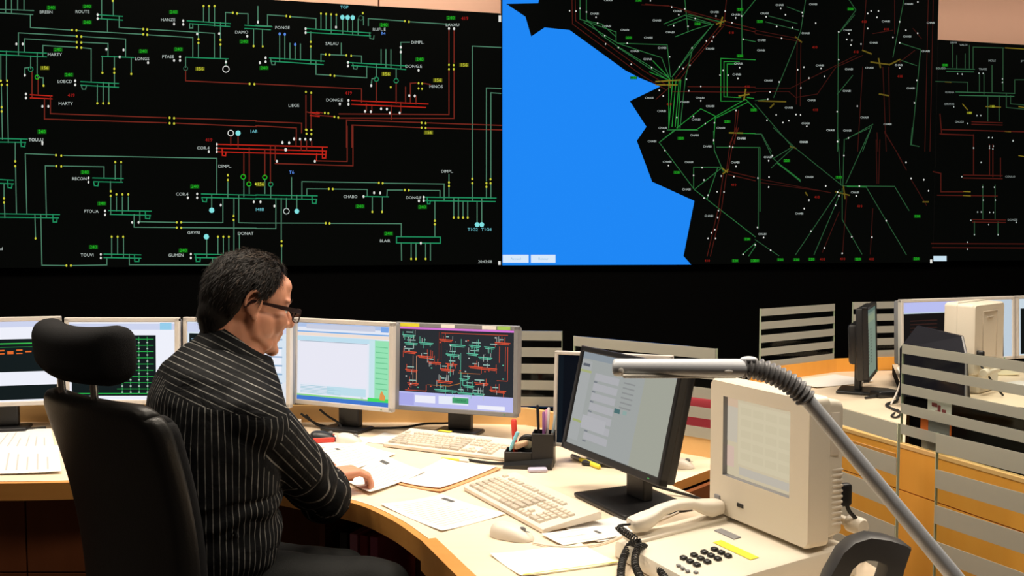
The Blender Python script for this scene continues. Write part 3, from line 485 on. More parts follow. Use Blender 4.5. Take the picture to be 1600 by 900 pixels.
def strip(pts, off0, off1, z0, z1, mat, m):   # ribbon of solid edging along a 2D line
    pts = [Vector((p[0], p[1], 0)) for p in pts]; A = []; B = []
    for i, p in enumerate(pts):
        t = (pts[min(i + 1, len(pts) - 1)] - pts[max(i - 1, 0)]).normalized(); n = Vector((t.y, -t.x, 0))
        A.append(p + n * off0); B.append(p + n * off1)
    rings = [[(a.x, a.y, z0), (b.x, b.y, z0), (b.x, b.y, z1), (a.x, a.y, z1)] for a, b in zip(A, B)]
    m.loft(rings, mat); return m
strip(front, .0005, .02, ZD - .052, ZD - .001, M_edge, MB()).build('edging', desk)
ea, eb = Vector((*P2(676, 846), 0)), Vector((*P2(735, 903), 0)); ed = (eb - ea).normalized()
strip([(ea - ed * .012)[:2], (eb + ed * .5)[:2]], -.012, .026, ZD - .07, ZD + .004, M_edge, MB()).build('end_edging', desk)
ledge = [(-2.6, 3.70), (-.4, 3.70), (.05, 3.645), (.215, 3.49), (.665, 3.075)]
strip(ledge, -.022, .0, ZD, ZD + .065, M_ledge, MB()).build('back_ledge', desk)
strip([(-2.6, 3.72), (-.4, 3.72), (.05, 3.66), (.23, 3.51), (.66, 3.09)], -.018, .0, 0, ZD - .03, M_dark, MB()).build('modesty_panel', desk)
strip([P2(1112, 733), P2(1047, 757)], -.03, -.012, 0, ZD - .03, M_dark, MB()).build('side_panel', desk)
strip([(.755, 2.25), P2(1113, 786), P2(1047, 757)], -.03, -.012, 0, ZD - .03, M_dark, MB()).build('side_panel', desk)

# cabinets under the desk
def cabinet(label, a, b, depth, z1, ndoor, knob=True, row=.3):
    a = Vector((*a, 0)); b = Vector((*b, 0)); L = (b - a).length; rz = math.atan2((b - a).y, (b - a).x)
    t = thing('desk_cabinet', label, 'cabinet', a, rz)
    MB().box((L / 2, depth / 2 + .01, z1 / 2), (L, depth - .02, z1), M_dark, .002).build('body', t)
    wd = L / ndoor
    for i in range(ndoor):
        for z0, zz in ((.06, z1 - row), (z1 - row + .004, z1 - .004)):
            d = MB().box((wd * (i + .5), .001, (z0 + zz) / 2), (wd - .005, .018, zz - z0), M_dark, .002)
            o = d.build('door' if zz < z1 - .1 else 'drawer', t)
            if knob and zz < z1 - .1:
                k = MB().tube([(wd * (i + 1) - .05, -.008, zz - .06), (wd * (i + 1) - .05, -.03, zz - .06)], .009, M_steel, 12).build('knob', o, True)
    return t
cabinet('dark brown cabinet fronts under the left end of the desk behind the chair', (-2.3, 2.90), (-1.08, 2.90), .55, ZD - .06, 3, True, .25)
cabinet('dark brown drawer unit under the desk in front of the seated man', (-1.03, 3.07), (-.50, 3.05), .45, ZD - .06, 1, False)
strip([(-.235, 2.49), (-.165, 2.37), (-.09, 2.235)], -.035, -.02, 0, ZD - .055, M_dark, MB()).build('leg_panel', desk)
strip([(-.09, 2.235), (.02, 2.0), (.14, 1.7)], -.05, -.03, 0, ZD - .07, M_dark, MB()).build('leg_panel', desk)
binc = [(.03, .02, .02), (.85, .34, .48), (.45, .04, .07), (.80, .20, .36)]
shelf = thing('desk_shelf', 'dark brown open shelf standing under the curved desk edge', 'shelf', (-.515, 2.69, 0), R(-25))
MB().box((.13, .14, .30), (.30, .28, .02), M_dark).build('shelf_board', shelf)
MB().box((-.03, .14, .34), (.018, .28, .68), M_dark).build('side_panel', shelf)
MB().box((.29, .14, .34), (.018, .28, .68), M_dark).build('side_panel', shelf)
bl_lab = ['thin black folder at the left end of the row under the desk', 'pink folder standing second in the row under the desk', 'dark red folder standing between two pink ones under the desk', 'rose folder at the right end of the row under the desk']
for i, c in enumerate(binc):
    o = thing('document_folder', bl_lab[i], 'folder', (0, 0, 0), R(-25), 'folders under the desk')
    o.location = Vector((-.515, 2.69, 0)) + Matrix.Rotation(R(-25), 3, 'Z') @ Vector((.03 + i * .034, .105, .31))
    mt = pbr('folder_card_%d' % i, (*c, 1), .6)
    MB().box((0, 0, .16), (.004, .20, .31), mt, .001).box((.022, 0, .16), (.004, .20, .31), mt, .001).box((.011, -.1, .16), (.026, .006, .31), mt, .002).build('cover', o)
    MB().box((.011, .003, .155), (.016, .18, .29), M_white).build('pages', o)

# ------------------------------------------------------------------ glass partitions with frosted bands
def partition(label, a, b, z0, z1, bands, foot=None):
    a = Vector((*a, z0)); b = Vector((*b, z0)); L = (b - a).length; rz = math.atan2((b - a).y, (b - a).x)
    t = thing('glass_partition', label, 'glass partition', a, rz)
    MB().box((L / 2, 0, (z1 - z0) / 2), (L, .008, z1 - z0), M_glass).build('glass_pane', t)
    m = MB()
    for zt, zbm in bands: m.box((L / 2, -.0052, (zt + zbm) / 2 - z0), (L - .001, .0016, zt - zbm), M_frost)
    m.build('frosted_bands', t)
    e = MB()
    for x in (-.0012, L + .0012): e.box((x, 0, (z1 - z0) / 2), (.0022, .0085, z1 - z0), M_gedge)
    e.build('pane_edge', t)
    if foot:
        for x in foot:
            MB().box((x * L, 0, .016), (.05, .026, .05), M_steel, .003).build('clamp', t)
    return t
def bandset(z1, pitch, h, n): return [(z1 - .0 - i * pitch, z1 - i * pitch - h) for i in range(n)]
partition('striped glass partition just right of the dark diagram monitor', (-.40, 3.71), (.19, 3.655), ZD + .066, 1.10, bandset(1.10, .0635, .036, 5))
partition('striped glass partition behind the large black tilted monitor', (.228, 3.478), (.66, 3.082), ZD + .066, 1.10, bandset(1.10, .0655, .036, 5))
# right workstation
A0, A1 = Vector((1.281, 3.15)), Vector((1.62, 2.19))
desk2 = thing('control_desk', 'second beech operator desk at the right behind orange panels', 'desk', (0, 0, 0))
MB().prism([(.98, 3.98), (1.275, 3.16), (1.31, 3.17), (1.70, 4.10), (2.75, 4.6), (2.6, 5.2), (1.74, 5.12), (1.16, 4.70)], ZD - .028, ZD, M_top, None, M_edge).build('worktop', desk2)
pm = strip([(.975, 4.0), A0, A1], -.024, .0, 0, .622, M_panel, MB()); pm.build('lower_panel', desk2)
strip([(.975, 4.0), A0, A1], -.024, .0, .626, .765, M_panel, MB()).build('upper_panel', desk2)
strip([(.975, 4.0), A0, A1], -.026, .002, .765, .777, M_ledge, MB()).build('top_rail', desk2)
strip([(1.17, 4.70), (1.72, 5.11), (2.3, 5.25)], .0, .022, ZD, .81, M_panel, MB()).build('back_ledge', desk2)
ZR = .79
MB().prism([(1.66, 4.02), (2.25, 3.55), (2.75, 3.55), (3.2, 4.2), (2.75, 4.95), (2.0, 5.02)], ZR - .05, ZR, M_top, None, M_blackwall).build('raised_shelf', desk2)  # sides coloured black for the shade below, top stays wood
strip([(1.68, 4.03), (2.26, 3.57), (2.76, 3.57)], -.03, -.01, 0, ZR - .05, M_blackwall, MB()).build('shelf_shade_panel', desk2)  # black sheet standing in for the dark void under the shelf
strip([(1.17, 4.70), (1.72, 5.11), (2.3, 5.25)], .003, .02, 0, ZD - .03, M_panel, MB()).build('modesty_panel', desk2)
AD = (A1 - A0).normalized(); An = Vector((AD.y, -AD.x)) * -.012
partition('striped glass partition standing on the orange panel at the right edge', (A0 + An)[:], (A1 + An)[:], .778, 1.107, [(1.107, 1.076), (1.040, 1.010), (.975, .943), (.910, .877), (.842, .808)])
partition('small striped glass partition on far desk above the gooseneck lamp', (1.23, 4.735), (1.71, 5.085), .811, 1.105, bandset(1.105, .066, .037, 5))
partition('striped glass partition half hidden behind the far black monitor', (1.83, 5.14), (2.3, 5.25), .811, 1.11, bandset(1.11, .066, .037, 5))
BC = [(1.047, 2.99), (1.118, 2.75), (1.172, 2.617), (1.46, 1.95)]
lowb = bandset(.921, .1, .052, 9)
partition('low striped floor glass between beige terminal and orange panel', (1.03, 3.05), BC[1], 0, .921, lowb)
partition('low striped floor glass in front of orange panel, right of the open gap', BC[2], BC[3], 0, .921, lowb)

# ------------------------------------------------------------------ monitors
def monitor(label, W, H, loc, rz, tilt, body, zb, draw, bez=.018, depth=.045, neck_m=None, base=(.22, .17), neck_w=.075, name='computer_monitor', btop=None, neck_y=.07, bbot=None):
    """screen faces -y; loc = point on the desk under the lower screen edge; zb = height of that edge above the desk"""
    t = thing(name, label, 'monitor', loc, rz)
    X = Matrix.Translation((0, 0, zb)) @ Matrix.Rotation(-tilt, 4, 'X')
    nm = neck_m or M_black; bt = btop or bez; bb = bbot or bez
    m = MB()
    m.box((0, .012, bb / 2), (W, .024, bb), body, .003, X); m.box((0, .012, H - bt / 2), (W, .024, bt), body, .003, X)
    m.box((-W / 2 + bez / 2, .012, H / 2), (bez, .024, H - .002), body, .003, X); m.box((W / 2 - bez / 2, .012, H / 2), (bez, .024, H - .002), body, .003, X)
    m.build('bezel', t)
    bk = body if body is not M_silver else M_grey
    MB().box((0, .012 + depth / 2, H / 2), (W - .012, depth, H - .012), bk, .008, X).box((0, .03 + depth, H * .48), (W * .6, .05, H * .55), bk, .015, X).build('back_cover', t, True)
    w2, h2 = W - 2 * bez, H - bt - bb
    # u,v in 0..1 from top left
    D = Disp(lambda u, v, lay=0: X @ Vector((-w2 / 2 + u * w2, .006 - .0004 * lay, bb + (1 - v) * h2)))
    D.asp = w2 / h2
    draw(D); D.build(t, 'screen')
    ny = neck_y + math.sin(tilt) * H * .3
    nz = zb + H * .32
    MB().box((0, ny + .012, nz / 2 + .006), (neck_w, .03, nz - .012), nm, .006).build('neck', t)
    b = MB().soft((base[0], base[1], .014), .006, nm, 8)
    o = b.build('foot', t, True); o.location = (0, ny - .01, .0075)
    # power led and badge marks on the lower bezel
    MB().box((W * .40, -.001, bb * .5), (.006, .002, .003), em(90, 160, 90), 0, X).build('power_light', t)
    return t
def mon_from_px(xl, ytl, ybl, xr, ytr, ybr, Hh):
    pl = None
    dl, dr = Hh * FPX / (ybl - ytl), Hh * FPX / (ybr - ytr)
    bl_, br_ = at_y(xl, ybl, dl), at_y(xr, ybr, dr)
    c = (bl_ + br_) / 2; d = br_ - bl_; W = math.hypot(d.x, d.y)
    return W, c, math.atan2(d.y, d.x)
def vline(D, pts, mat, wd=.006, lay=4):
    a = D.asp
    for (x0, y0), (x1, y1) in zip(pts, pts[1:]):
        dx, dy = (x1 - x0) * a, y1 - y0; l = math.hypot(dx, dy)
        if l < 1e-6: continue
        nx, ny = -dy / l * wd / 2 / a, dx / l * wd / 2
        D.m.add([D.P(x0 + nx, y0 + ny, lay), D.P(x1 + nx, y1 + ny, lay), D.P(x1 - nx, y1 - ny, lay), D.P(x0 - nx, y0 - ny, lay)], [(0, 1, 2, 3)], mat)
e_white = em(238, 240, 250); e_lilac = em(205, 212, 238); e_dark = em(16, 26, 28); e_blue = em(70, 130, 210); e_pale = em(215, 228, 240)
def dr_m1(D):
    D.rect(0, 0, 1, 1, e_white, 0); D.rect(0, 0, 1, .07, e_lilac, 1)
    D.rect(0, .22, 1, .63, e_dark, 1); D.rect(0, .80, 1, .98, e_dark, 1)
    vline(D, [(0, .275), (1, .275)], em(60, 190, 80), .014); vline(D, [(0, .32), (.85, .32)], em(40, 130, 60), .008)
    for i in range(12): vline(D, [(.08 * i, .36 + .02 * (i % 2)), (.08 * i + .055, .36 + .02 * (i % 2))], em(235, 110, 45), .016)
    for i in range(9): vline(D, [(.08 * i, .40), (.08 * i + .055, .40)], em(235, 110, 45), .012)
def dr_m2(D):
    D.rect(0, 0, 1, 1, e_white, 0); D.rect(0, .02, 1, .10, e_lilac, 1); D.rect(.86, .01, .97, .10, em(150, 205, 235), 2)
    D.rect(.02, .17, .82, .95, e_dark, 1)
    rnd = random.Random(3)
    for k in range(9):
        y = .22 + k * .08; vline(D, [(.45, y), (.80, y)], em(40, 175, 75), .008)
        for j in range(4): x = .5 + j * .08; vline(D, [(x, y - .03), (x, y + .04)], em(60, 160, 90), .007); D.m.add([D.P(x - .008, y + .035, 5), D.P(x + .008, y + .035, 5), D.P(x + .008, y + .05, 5), D.P(x - .008, y + .05, 5)], [(0, 1, 2, 3)], wt_)
    vline(D, [(.05, .92), (.8, .92)], em(40, 175, 75), .012)
def dr_m3(D):
    D.rect(0, 0, 1, 1, e_pale, 0); D.rect(0, .01, 1, .13, e_lilac, 1); D.rect(.02, .15, .68, .72, e_dark, 1)
    vline(D, [(.04, .22), (.15, .20), (.3, .24)], em(120, 150, 170), .01)
    for k in range(6): vline(D, [(.72, .2 + k * .11), (.96, .2 + k * .11)], em(150, 180, 210), .02)
    D.rect(.74, .30, .95, .62, e_white, 1); D.rect(0, .74, 1, .98, em(225, 230, 238), 1)
def dr_m4(D):
    D.rect(0, 0, 1, 1, em(228, 232, 244), 0)
    D.rect(0, 0, 1, .055, em(175, 195, 232), 1); D.rect(.1, .015, .85, .075, em(200, 205, 225), 2); D.rect(.91, .01, .99, .075, em(120, 165, 230), 3)
    D.rect(0, .105, 1, .12, em(110, 165, 225), 2); D.rect(0, .125, 1, .165, em(240, 222, 210), 1); D.rect(0, .17, .86, .23, em(190, 222, 238), 1)
    D.rect(.03, .24, .77, .78, em(232, 232, 244), 2); vline(D, [(.03, .235), (.77, .235)], em(130, 150, 170), .006)
    D.rect(.79, .18, .85, .92, em(198, 228, 235), 2); D.rect(.85, .18, 1, .92, em(150, 226, 180), 2)
    for k in range(9): vline(D, [(.86, .26 + k * .065), (.985, .265 + k * .065)], em(115, 200, 150), .012)
    for k in range(6): vline(D, [(.04, .81 + k * .018), (.35 + .07 * (k % 3), .81 + k * .018)], em(165, 205, 220), .008)
    D.rect(.34, .80, .76, .90, em(190, 222, 235), 3)
    D.poly([(.905, .90), (.91, .84), (.93, .80), (.945, .84), (.965, .87), (.96, .92), (.91, .92)], em(225, 150, 80), 4)
    D.rect(0, .925, 1, .945, em(140, 215, 130), 2); D.rect(.78, .90, 1, .945, em(70, 220, 100), 3); D.rect(0, .945, 1, 1, em(65, 120, 205), 3)
    D.text(.72, .915, 'OK', em(90, 130, 120), .02, 5, .75)
def dr_m5(D):
    D.rect(0, 0, 1, 1, em(42, 45, 50), 0); D.rect(0, 0, 1, .025, em(215, 120, 215), 2)
    D.rect(0, .82, 1, 1, em(188, 190, 240), 1); D.rect(.15, .86, .33, .95, em(238, 238, 250), 2); D.rect(.36, .85, .62, .95, em(230, 235, 248), 2)
    D.rect(.48, .86, .62, .93, em(70, 160, 110), 3); D.rect(.7, .935, .93, .985, em(240, 240, 250), 3); D.rect(.0, .84, .14, .99, em(170, 170, 232), 2)
    D.text(.55, .895, 'CONTROLE', em(30, 80, 60), .026, 5, .6)
    rd, tl = em(225, 85, 55), em(95, 190, 160); rnd = random.Random(11)
    buses = [(.03,.10,.12,tl),(.05,.20,.12,tl),(.18,.19,.13,tl),(.36,.14,.12,rd),(.04,.31,.12,rd),(.17,.36,.14,rd),(.26,.43,.12,rd),(.37,.51,.13,rd),(.45,.20,.14,tl),(.42,.32,.12,tl),(.62,.20,.10,tl),(.75,.21,.09,tl),(.84,.15,.13,rd),(.60,.30,.10,tl),(.70,.34,.12,tl),(.42,.44,.10,rd),(.62,.46,.12,rd),(.72,.47,.14,rd),(.06,.54,.11,rd),(.08,.71,.10,rd),(.34,.66,.14,rd),(.54,.62,.08,tl),(.67,.66,.12,rd),(.80,.74,.14,rd),(.32,.77,.20,tl),(.52,.79,.14,tl),(.66,.79,.10,tl),(.57,.70,.10,tl)]
    for x, y, l, m in buses:
        vline(D, [(x, y), (x + l, y + .008)], m, .011); vline(D, [(x + .01, y + .018), (x + l - .01, y + .026)], m, .009)
        for k in range(rnd.randint(3, 6)):
            xx = x + rnd.random() * l; s = rnd.choice((-1, 1)); h = rnd.uniform(.03, .085)
            vline(D, [(xx, y), (xx, y + s * h)], rnd.choice((m, m, em(190, 195, 190))), .0055)
        vline(D, [(x + rnd.random() * .06, y - .035), (x + .05 + rnd.random() * .06, y - .035)], em(150, 190, 180), .012)
    for pts, m in [([(.36,.05),(.36,.4)],r1),([(.38,.05),(.38,.4)],r1),([(.38,.06),(.95,.06)],rd),([(.93,.2),(.93,.5)],rd),([(.95,.2),(.95,.62),(.86,.62)],rd),([(.88,.2),(.88,.4)],rd),([(.13,.36),(.13,.70)],em(200,150,120)),([(.16,.36),(.16,.70)],em(200,150,120)),([(.06,.80),(.25,.80),(.25,.72)],rd),([(.46,.34),(.46,.6)],tl),([(.55,.30),(.55,.78)],tl),([(.53,.55),(.72,.55)],em(190,110,60)),([(.26,.72),(.45,.72),(.55,.68)],em(190,120,60)),([(.5,.82),(.5,.87)],tl)]: vline(D, pts, m, .006)
    for k in range(26): x, y = rnd.uniform(.04, .95), rnd.uniform(.06, .78); D.rect(x, y, x + .012, y + .014, rnd.choice((wh, tl, rd, wt_)), 6)
H0 = .325
specs = [(-96, 494, 637, 97, 495, 634, dr_m1, M_silver, 'silver monitor at the far left edge with orange and green lines', .33),
         (101, 495, 632, 280, 495, 632, dr_m2, M_silver, 'silver monitor behind the black chair headrest with green diagram', H0),
         (285, 494, 630, 453, 498, 638, dr_m3, M_silver, 'silver monitor mostly hidden behind the seated man', H0),
         (457, 497, 632, 612, 500, 643, dr_m4, M_silver, 'silver monitor showing pale page with green sidebar beside the man face', H0),
         (615, 500, 638, 808, 510, 655, dr_m5, M_grey, 'grey monitor showing dark diagram with red and teal lines', H0)]
for xl, ytl, ybl, xr, ytr, ybr, dr, body, lab, hh in specs:
    W, c, rz = mon_from_px(xl, ytl, ybl, xr, ytr, ybr, hh)
    t = monitor(lab, W, hh, (c.x, c.y, ZD), rz, R(2), body, c.z - ZD, dr, .017, .05, base=(.17, .11), neck_w=.092, neck_y=.045)
    if dr is dr_m5:
        X = Matrix.Translation((0, 0, c.z - ZD)) @ Matrix.Rotation(-R(2), 4, 'X')
        for x0, x1, mt in ((-.45, -.29, M_yellow), (-.11, 0, M_white), (.34, .44, pbr('green_note', (.35, .62, .12, 1), .6)), (.22, .33, M_white)):
            MB().box(((x0 + x1) / 2 * W, -.0015, hh - .009), ((x1 - x0) * W, .002, .013), mt, 0, X).build('sticky_label', t)
# big black tilted monitor
BR, BL = at_y(1030, 770, 2.30), at_y(876, 691, 2.745)
zmid = (BR.z + BL.z) / 2 - ZD; cc = (BR + BL) / 2; dd = BR - BL; WB = math.hypot(dd.x, dd.y)
gs = em(150, 154, 152)
def dr_big(D):
    D.rect(0, 0, 1, 1, em(158, 162, 160), 0); D.rect(0, 0, 1, .07, em(138, 148, 156), 1); D.rect(.0, .09, .12, .95, em(165, 168, 168), 1)
    D.rect(.02, .12, .10, .15, em(90, 95, 105), 3); D.rect(.0, .19, .13, .215, em(165, 172, 120), 2); D.rect(.02, .73, .16, .755, em(160, 170, 110), 2)
    for k in range(7): D.rect(.18, .20 + .105 * k, .45, .275 + .105 * k, em(172, 172, 176), 2); D.rect(.18, .285 + .105 * k, .22, .30 + .105 * k, em(120, 124, 132), 3)
    for k in range(6): D.rect(.5, .22 + .05 * k, .62, .235 + .05 * k, em(140, 142, 142), 2)
    D.rect(.46, .50, .52, .545, em(75, 110, 112), 3); D.rect(.55, .50, .59, .54, em(140, 165, 160), 3)
    D.rect(.13, .66, .40, .80, em(176, 176, 180), 4); D.rect(.70, .08, 1, 1, em(160, 162, 150), 1)
bigm = monitor('large black monitor tilted back on the right of desk, grey screen', WB, .30, (cc.x, cc.y, ZD), math.atan2(dd.y, dd.x), R(13), M_black, zmid, dr_big, .016, .04, base=(.26, .22), neck_w=.09, neck_y=.075, bbot=.02)
# silver monitor behind it
def dr_back(D): D.rect(0, 0, 1, 1, em(9, 14, 22), 0); D.rect(0, 0, .05, 1, em(14, 22, 30), 1)
p0 = at_y(863, 697, 3.04)
a_back = R(-20); cb = Vector((p0.x + .19 * math.cos(a_back), p0.y + .19 * math.sin(a_back), 0))
monitor('silver edged dark monitor peeking out behind the large tilted black monitor', .38, .305, (cb.x, cb.y, ZD), a_back, R(4), M_silver, p0.z - ZD, dr_back, .012, .045, base=(.18, .15), neck_y=.06)
# right workstation monitors
def dr_r1(D):
    D.rect(0, 0, 1, 1, em(122, 138, 122), 0); D.rect(0, 0, 1, .06, em(92, 112, 104), 1); D.rect(0, .1, .9, .2, em(135, 148, 122), 1)
    for k in range(12): D.rect(.1, .3 + k * .045, .22, .325 + k * .045, em(92, 98, 90), 2); D.rect(.35, .3 + k * .045, .47, .325 + k * .045, em(95, 102, 92), 2)
q = on_z(1372, 613, ZD)
monitor('black monitor standing sideways on the far right desk before striped glass', .41, .335, (q.x - .03, q.y - .02, ZD), R(64), R(2), M_black, .075, dr_r1, .016, .04, base=(.20, .22), neck_y=.05)
def dr_r2(D):
    D.rect(0, 0, 1, 1, em(190, 205, 218), 0); D.rect(0, .0, .7, .17, em(185, 190, 240), 1); D.rect(0, .19, .92, 1, em(20, 18, 18), 1)
    for k in range(12): D.rect(.56 + .03 * (k % 4), .25 + .05 * k, .62 + .03 * (k % 4), .265 + .05 * k, em(90, 110, 100), 3)
    for k in range(8): D.rect(.06, .3 + .06 * k, .3, .32 + .06 * k, em(50, 30, 26), 3)
def dr_r3(D):
    D.rect(0, 0, 1, 1, em(200, 215, 225), 0); D.rect(.02, .17, .9, .98, em(14, 18, 18), 1)
    for k in range(9): D.rect(.1, .25 + .07 * k, .6, .265 + .07 * k, em(60, 110, 80), 3)
a, b = at_y(1411, 469, 4.50), at_y(1589, 462, 4.78)
d = b - a; Wm = math.hypot(d.x, d.y); mid = (a + b) / 2; ang = math.atan2(d.y, d.x)
Hm2 = .315
monitor('silver monitor on right desk behind the beige terminal and striped glass', Wm, Hm2, (mid.x, mid.y, ZR), ang, R(2), M_silver, mid.z - Hm2 - ZR, dr_r2, .016, .045, base=(.2, .16))
mid2 = mid + d * 1.02; mid2.z = mid.z
monitor('silver monitor cut off by the right edge of the view', Wm, Hm2, (mid2.x, mid2.y, ZR), ang, R(2), M_silver, mid.z - Hm2 - ZR, dr_r3, .016, .045, base=(.2, .16))

# ------------------------------------------------------------------ keyboards
_km = {}
def key_obj(parent, x, y, z, wd, hd, tilt, mat):
    k = (round(wd, 4), round(hd, 4), mat.name)
    if k not in _km:
        b = MB(); vs = []
        h = .007; i = .0025
        a, c = wd / 2 - .0008, hd / 2 - .0008
        b.loft([[(-a, -c, 0), (a, -c, 0), (a, c, 0), (-a, c, 0)], [(-a + i * .6, -c + i * .6, h * .8), (a - i * .6, -c + i * .6, h * .8), (a - i * .6, c - i * .6, h * .8), (-a + i * .6, c - i * .6, h * .8)], [(-a + i, -c + i, h), (a - i, -c + i, h), (a - i, c - i, h), (-a + i, c - i, h)]], mat)
        o = b.build('key'); _km[k] = o.data; o.parent = parent
    else:
        o = bpy.data.objects.new('key', _km[k]); C.objects.link(o); o.parent = parent
    o.location = (x, y, z); o.rotation_euler = (tilt, 0, 0); return o
M_key = pbr('key_cream', (.66, .585, .48, 1), .5); M_key2 = pbr('key_grey_beige', (.52, .455, .37, 1), .5)
def keyboard(label, loc, rz, L=.455, Dp=.165, keys=True, feet=True):
    t = thing('keyboard', label, 'keyboard', loc, rz)
    hf, hb = .014, .036 if feet else .026
    tl = math.atan2(hb - hf, Dp)
    prof = [(-Dp / 2, .003), (-Dp / 2, hf - .002), (-Dp / 2 + .004, hf), (Dp / 2 - .006, hb), (Dp / 2, hb - .004), (Dp / 2, hb - .02)]
    if not feet: prof[-1] = (Dp / 2, .003)
    r = []
    for x, k in ((-L / 2, .0), (-L / 2 + .003, 1), (L / 2 - .003, 1), (L / 2, .0)):
        r.append([(x, y * (1 if k else .985), (z if k else z * .94 + .0005)) for y, z in prof])
    MB().loft(r, M_cream).build('case', t)
    if feet:
        for x in (-L / 2 + .05, L / 2 - .05): MB().box((x, Dp / 2 - .018, .0085), (.03, .008, .017), M_grey, .002).build('foot', t)
    if not keys: return t
    u = .0187; x0 = -L / 2 + .012
    def zat(y): return hf + (y + Dp / 2) * math.tan(tl) - .001
    def row(y, items, hd=.0185):
        for x, wd in items: key_obj(t, x0 + x + wd / 2, y, zat(y), wd, hd, tl, M_key2 if wd > u * 1.3 and wd < u * 4 else M_key)
    ys = [-Dp / 2 + .02 + i * .0192 for i in range(5)]; yF = ys[4] + .027
    row(ys[0], [(0, u * 1.5), (u * 1.5, u), (u * 2.5, u * 1.5), (u * 4, u * 6), (u * 10, u * 1.5), (u * 11.5, u * 1.5), (u * 13, u * 2)])
    row(ys[1], [(0, u * 2.25)] + [(u * (2.25 + i), u) for i in range(10)] + [(u * 12.25, u * 2.75)])
    row(ys[2], [(0, u * 1.75)] + [(u * (1.75 + i), u) for i in range(11)] + [(u * 12.75, u * 2.25)])
    row(ys[3], [(0, u * 1.5)] + [(u * (1.5 + i), u) for i in range(12)] + [(u * 13.5, u * 1.5)])
    row(ys[4], [(u * i, u) for i in range(13)] + [(u * 13, u * 2)])
    row(yF, [(0, u)] + [(u * (2 + i + .5 * (i // 4)), u) for i in range(12)])
    nx = u * 15.35
    row(ys[0], [(nx + u * i, u) for i in range(3)]); row(ys[1], [(nx + u, u)])
    for j in (3, 4): row(ys[j], [(nx + u * i, u) for i in range(3)])
    row(yF, [(nx + u * i, u) for i in range(3)])
    nx2 = nx + u * 3.35
    for j in (1, 2, 3, 4): row(ys[j], [(nx2 + u * i, u) for i in range(4)] if j in (3, 4) else [(nx2 + u * i, u) for i in range(3)])
    row(ys[0], [(nx2, u * 2), (nx2 + u * 2, u)])
    return t
def kb_from_px(fl, fr):
    a, b = on_z(*fl, ZD), on_z(*fr, ZD); return a, b, math.atan2((b - a).y, (b - a).x)
a, b, rz = kb_from_px((728, 768), (846, 833))
off = Matrix.Rotation(rz, 3, 'Z') @ Vector((0, .0825, 0))
keyboard('cream keyboard angled on the near desk between printed sheet and black monitor', (a + b) / 2 + off, rz, .455, .17)
a, b, rz = kb_from_px((591, 697), (801, 722))
off = Matrix.Rotation(rz, 3, 'Z') @ Vector((0, .08, 0))
kf = keyboard('cream keyboard lying in front of the grey diagram monitor', (a + b) / 2 + off, rz, .47, .175)
MB().box((-.09, .083, .0385), (.05, .016, .001), M_yellow, 0, Matrix.Rotation(0, 4, 'X')).build('yellow_sticker', kf)
q = on_z(464, 677, ZD)
keyboard('cream keyboard mostly hidden behind the man elbow near pale monitor', (q.x - .225, q.y + .0, ZD), R(4), .455, .165)

# ------------------------------------------------------------------ mice
def mouse(label, loc, rz, mat, mat2=None, L=.115, W=.062, H=.036):
    t = thing('computer_mouse', label, 'mouse', loc, rz)
    m = MB(); rings = []
    for i in range(15):
        s = i / 14; x = (s - .5) * L
        w_ = W / 2 * (max(0, 1 - abs(2 * s - 1) ** 3.2)) ** .5 * (1 - .12 * s) + .001
        h_ = H * (max(0, 1 - abs(2 * (s ** .8) - .95) ** 2.6)) ** .6 * (1 - .25 * s) + .001
        rings.append([(x, -w_ * math.cos(math.pi * k / 10), .001 + h_ * math.sin(math.pi * k / 10) ** .75) for k in range(11)])
    m.loft(rings, mat); m.build('shell', t, True, 60)
    MB().box((L * .34, 0, H * .60), (.018, .0016, .0016), M_grey).build('button_gap', t)
    MB().sphere((L * .26, 0, H * .72), (.009, .0035, .006), M_grey).build('scroll_wheel', t, True)
    if mat2:
        for s in (-1, 1): MB().soft((L * .8, .010, .018), .0045, mat2, 5, None, Matrix.Translation((0, s * W * .43, .0105))).build('side_grip', t, True)
    return t
def cable(label, pts, r, mat, name='cable', cat='cable', n=10):
    m = MB().tube(bez(pts, n), r, mat, 8)
    o = m.build(name, None, True); return tag(o, label, cat)
q = on_z(800, 840, ZD); mouse('cream mouse on the near desk beside the angled keyboard', q, R(-32), M_cream, None, .118, .064)
q = on_z(505, 690, ZD); mouse('black and red mouse by the man elbow', q, R(12), M_black, M_red, .10, .062, .042)
q = on_z(545, 691, ZD); mouse('cream mouse just right of the black and red mouse', q, R(-8), M_cream, None, .095, .062, .034)
q = on_z(1062, 730, ZD); mouse('cream mouse behind the large black monitor beside orange ledge', q, R(-20), M_cream, None, .095, .06, .034)

def Z(px, py, dz=.004):
    p = on_z(px, py, ZD + dz)
    return at_y(px, py, 3.60) if p.y > 3.60 else p
cable('thin cream mouse cable curling from the near mouse towards the phone', [Z(832, 848), Z(862, 853), Z(905, 854), Z(945, 848), Z(985, 832), Z(1025, 815), Z(1060, 800)], .0022, M_cream)
cable('black cables looping from the tilted monitor towards the beige terminal', [(.35, 2.63, .80), (.38, 2.66, .77), tuple(Z(1055, 768, .012)), tuple(Z(1080, 775, .006)), tuple(Z(1112, 785, .006)), (.60, 2.52, .747)], .0045, M_rubber)
cable('black cable running along the desk between the two silver monitor stands', [Z(565, 668), Z(600, 669), Z(635, 667), Z(665, 662), Z(700, 661), Z(735, 656)], .0045, M_rubber)
cable('black cable hanging in a loop left of the pale monitor stand', [Z(470, 646), Z(482, 655), Z(500, 664), Z(520, 666), Z(540, 658), (-.57, 3.60, .80)], .0045, M_rubber)
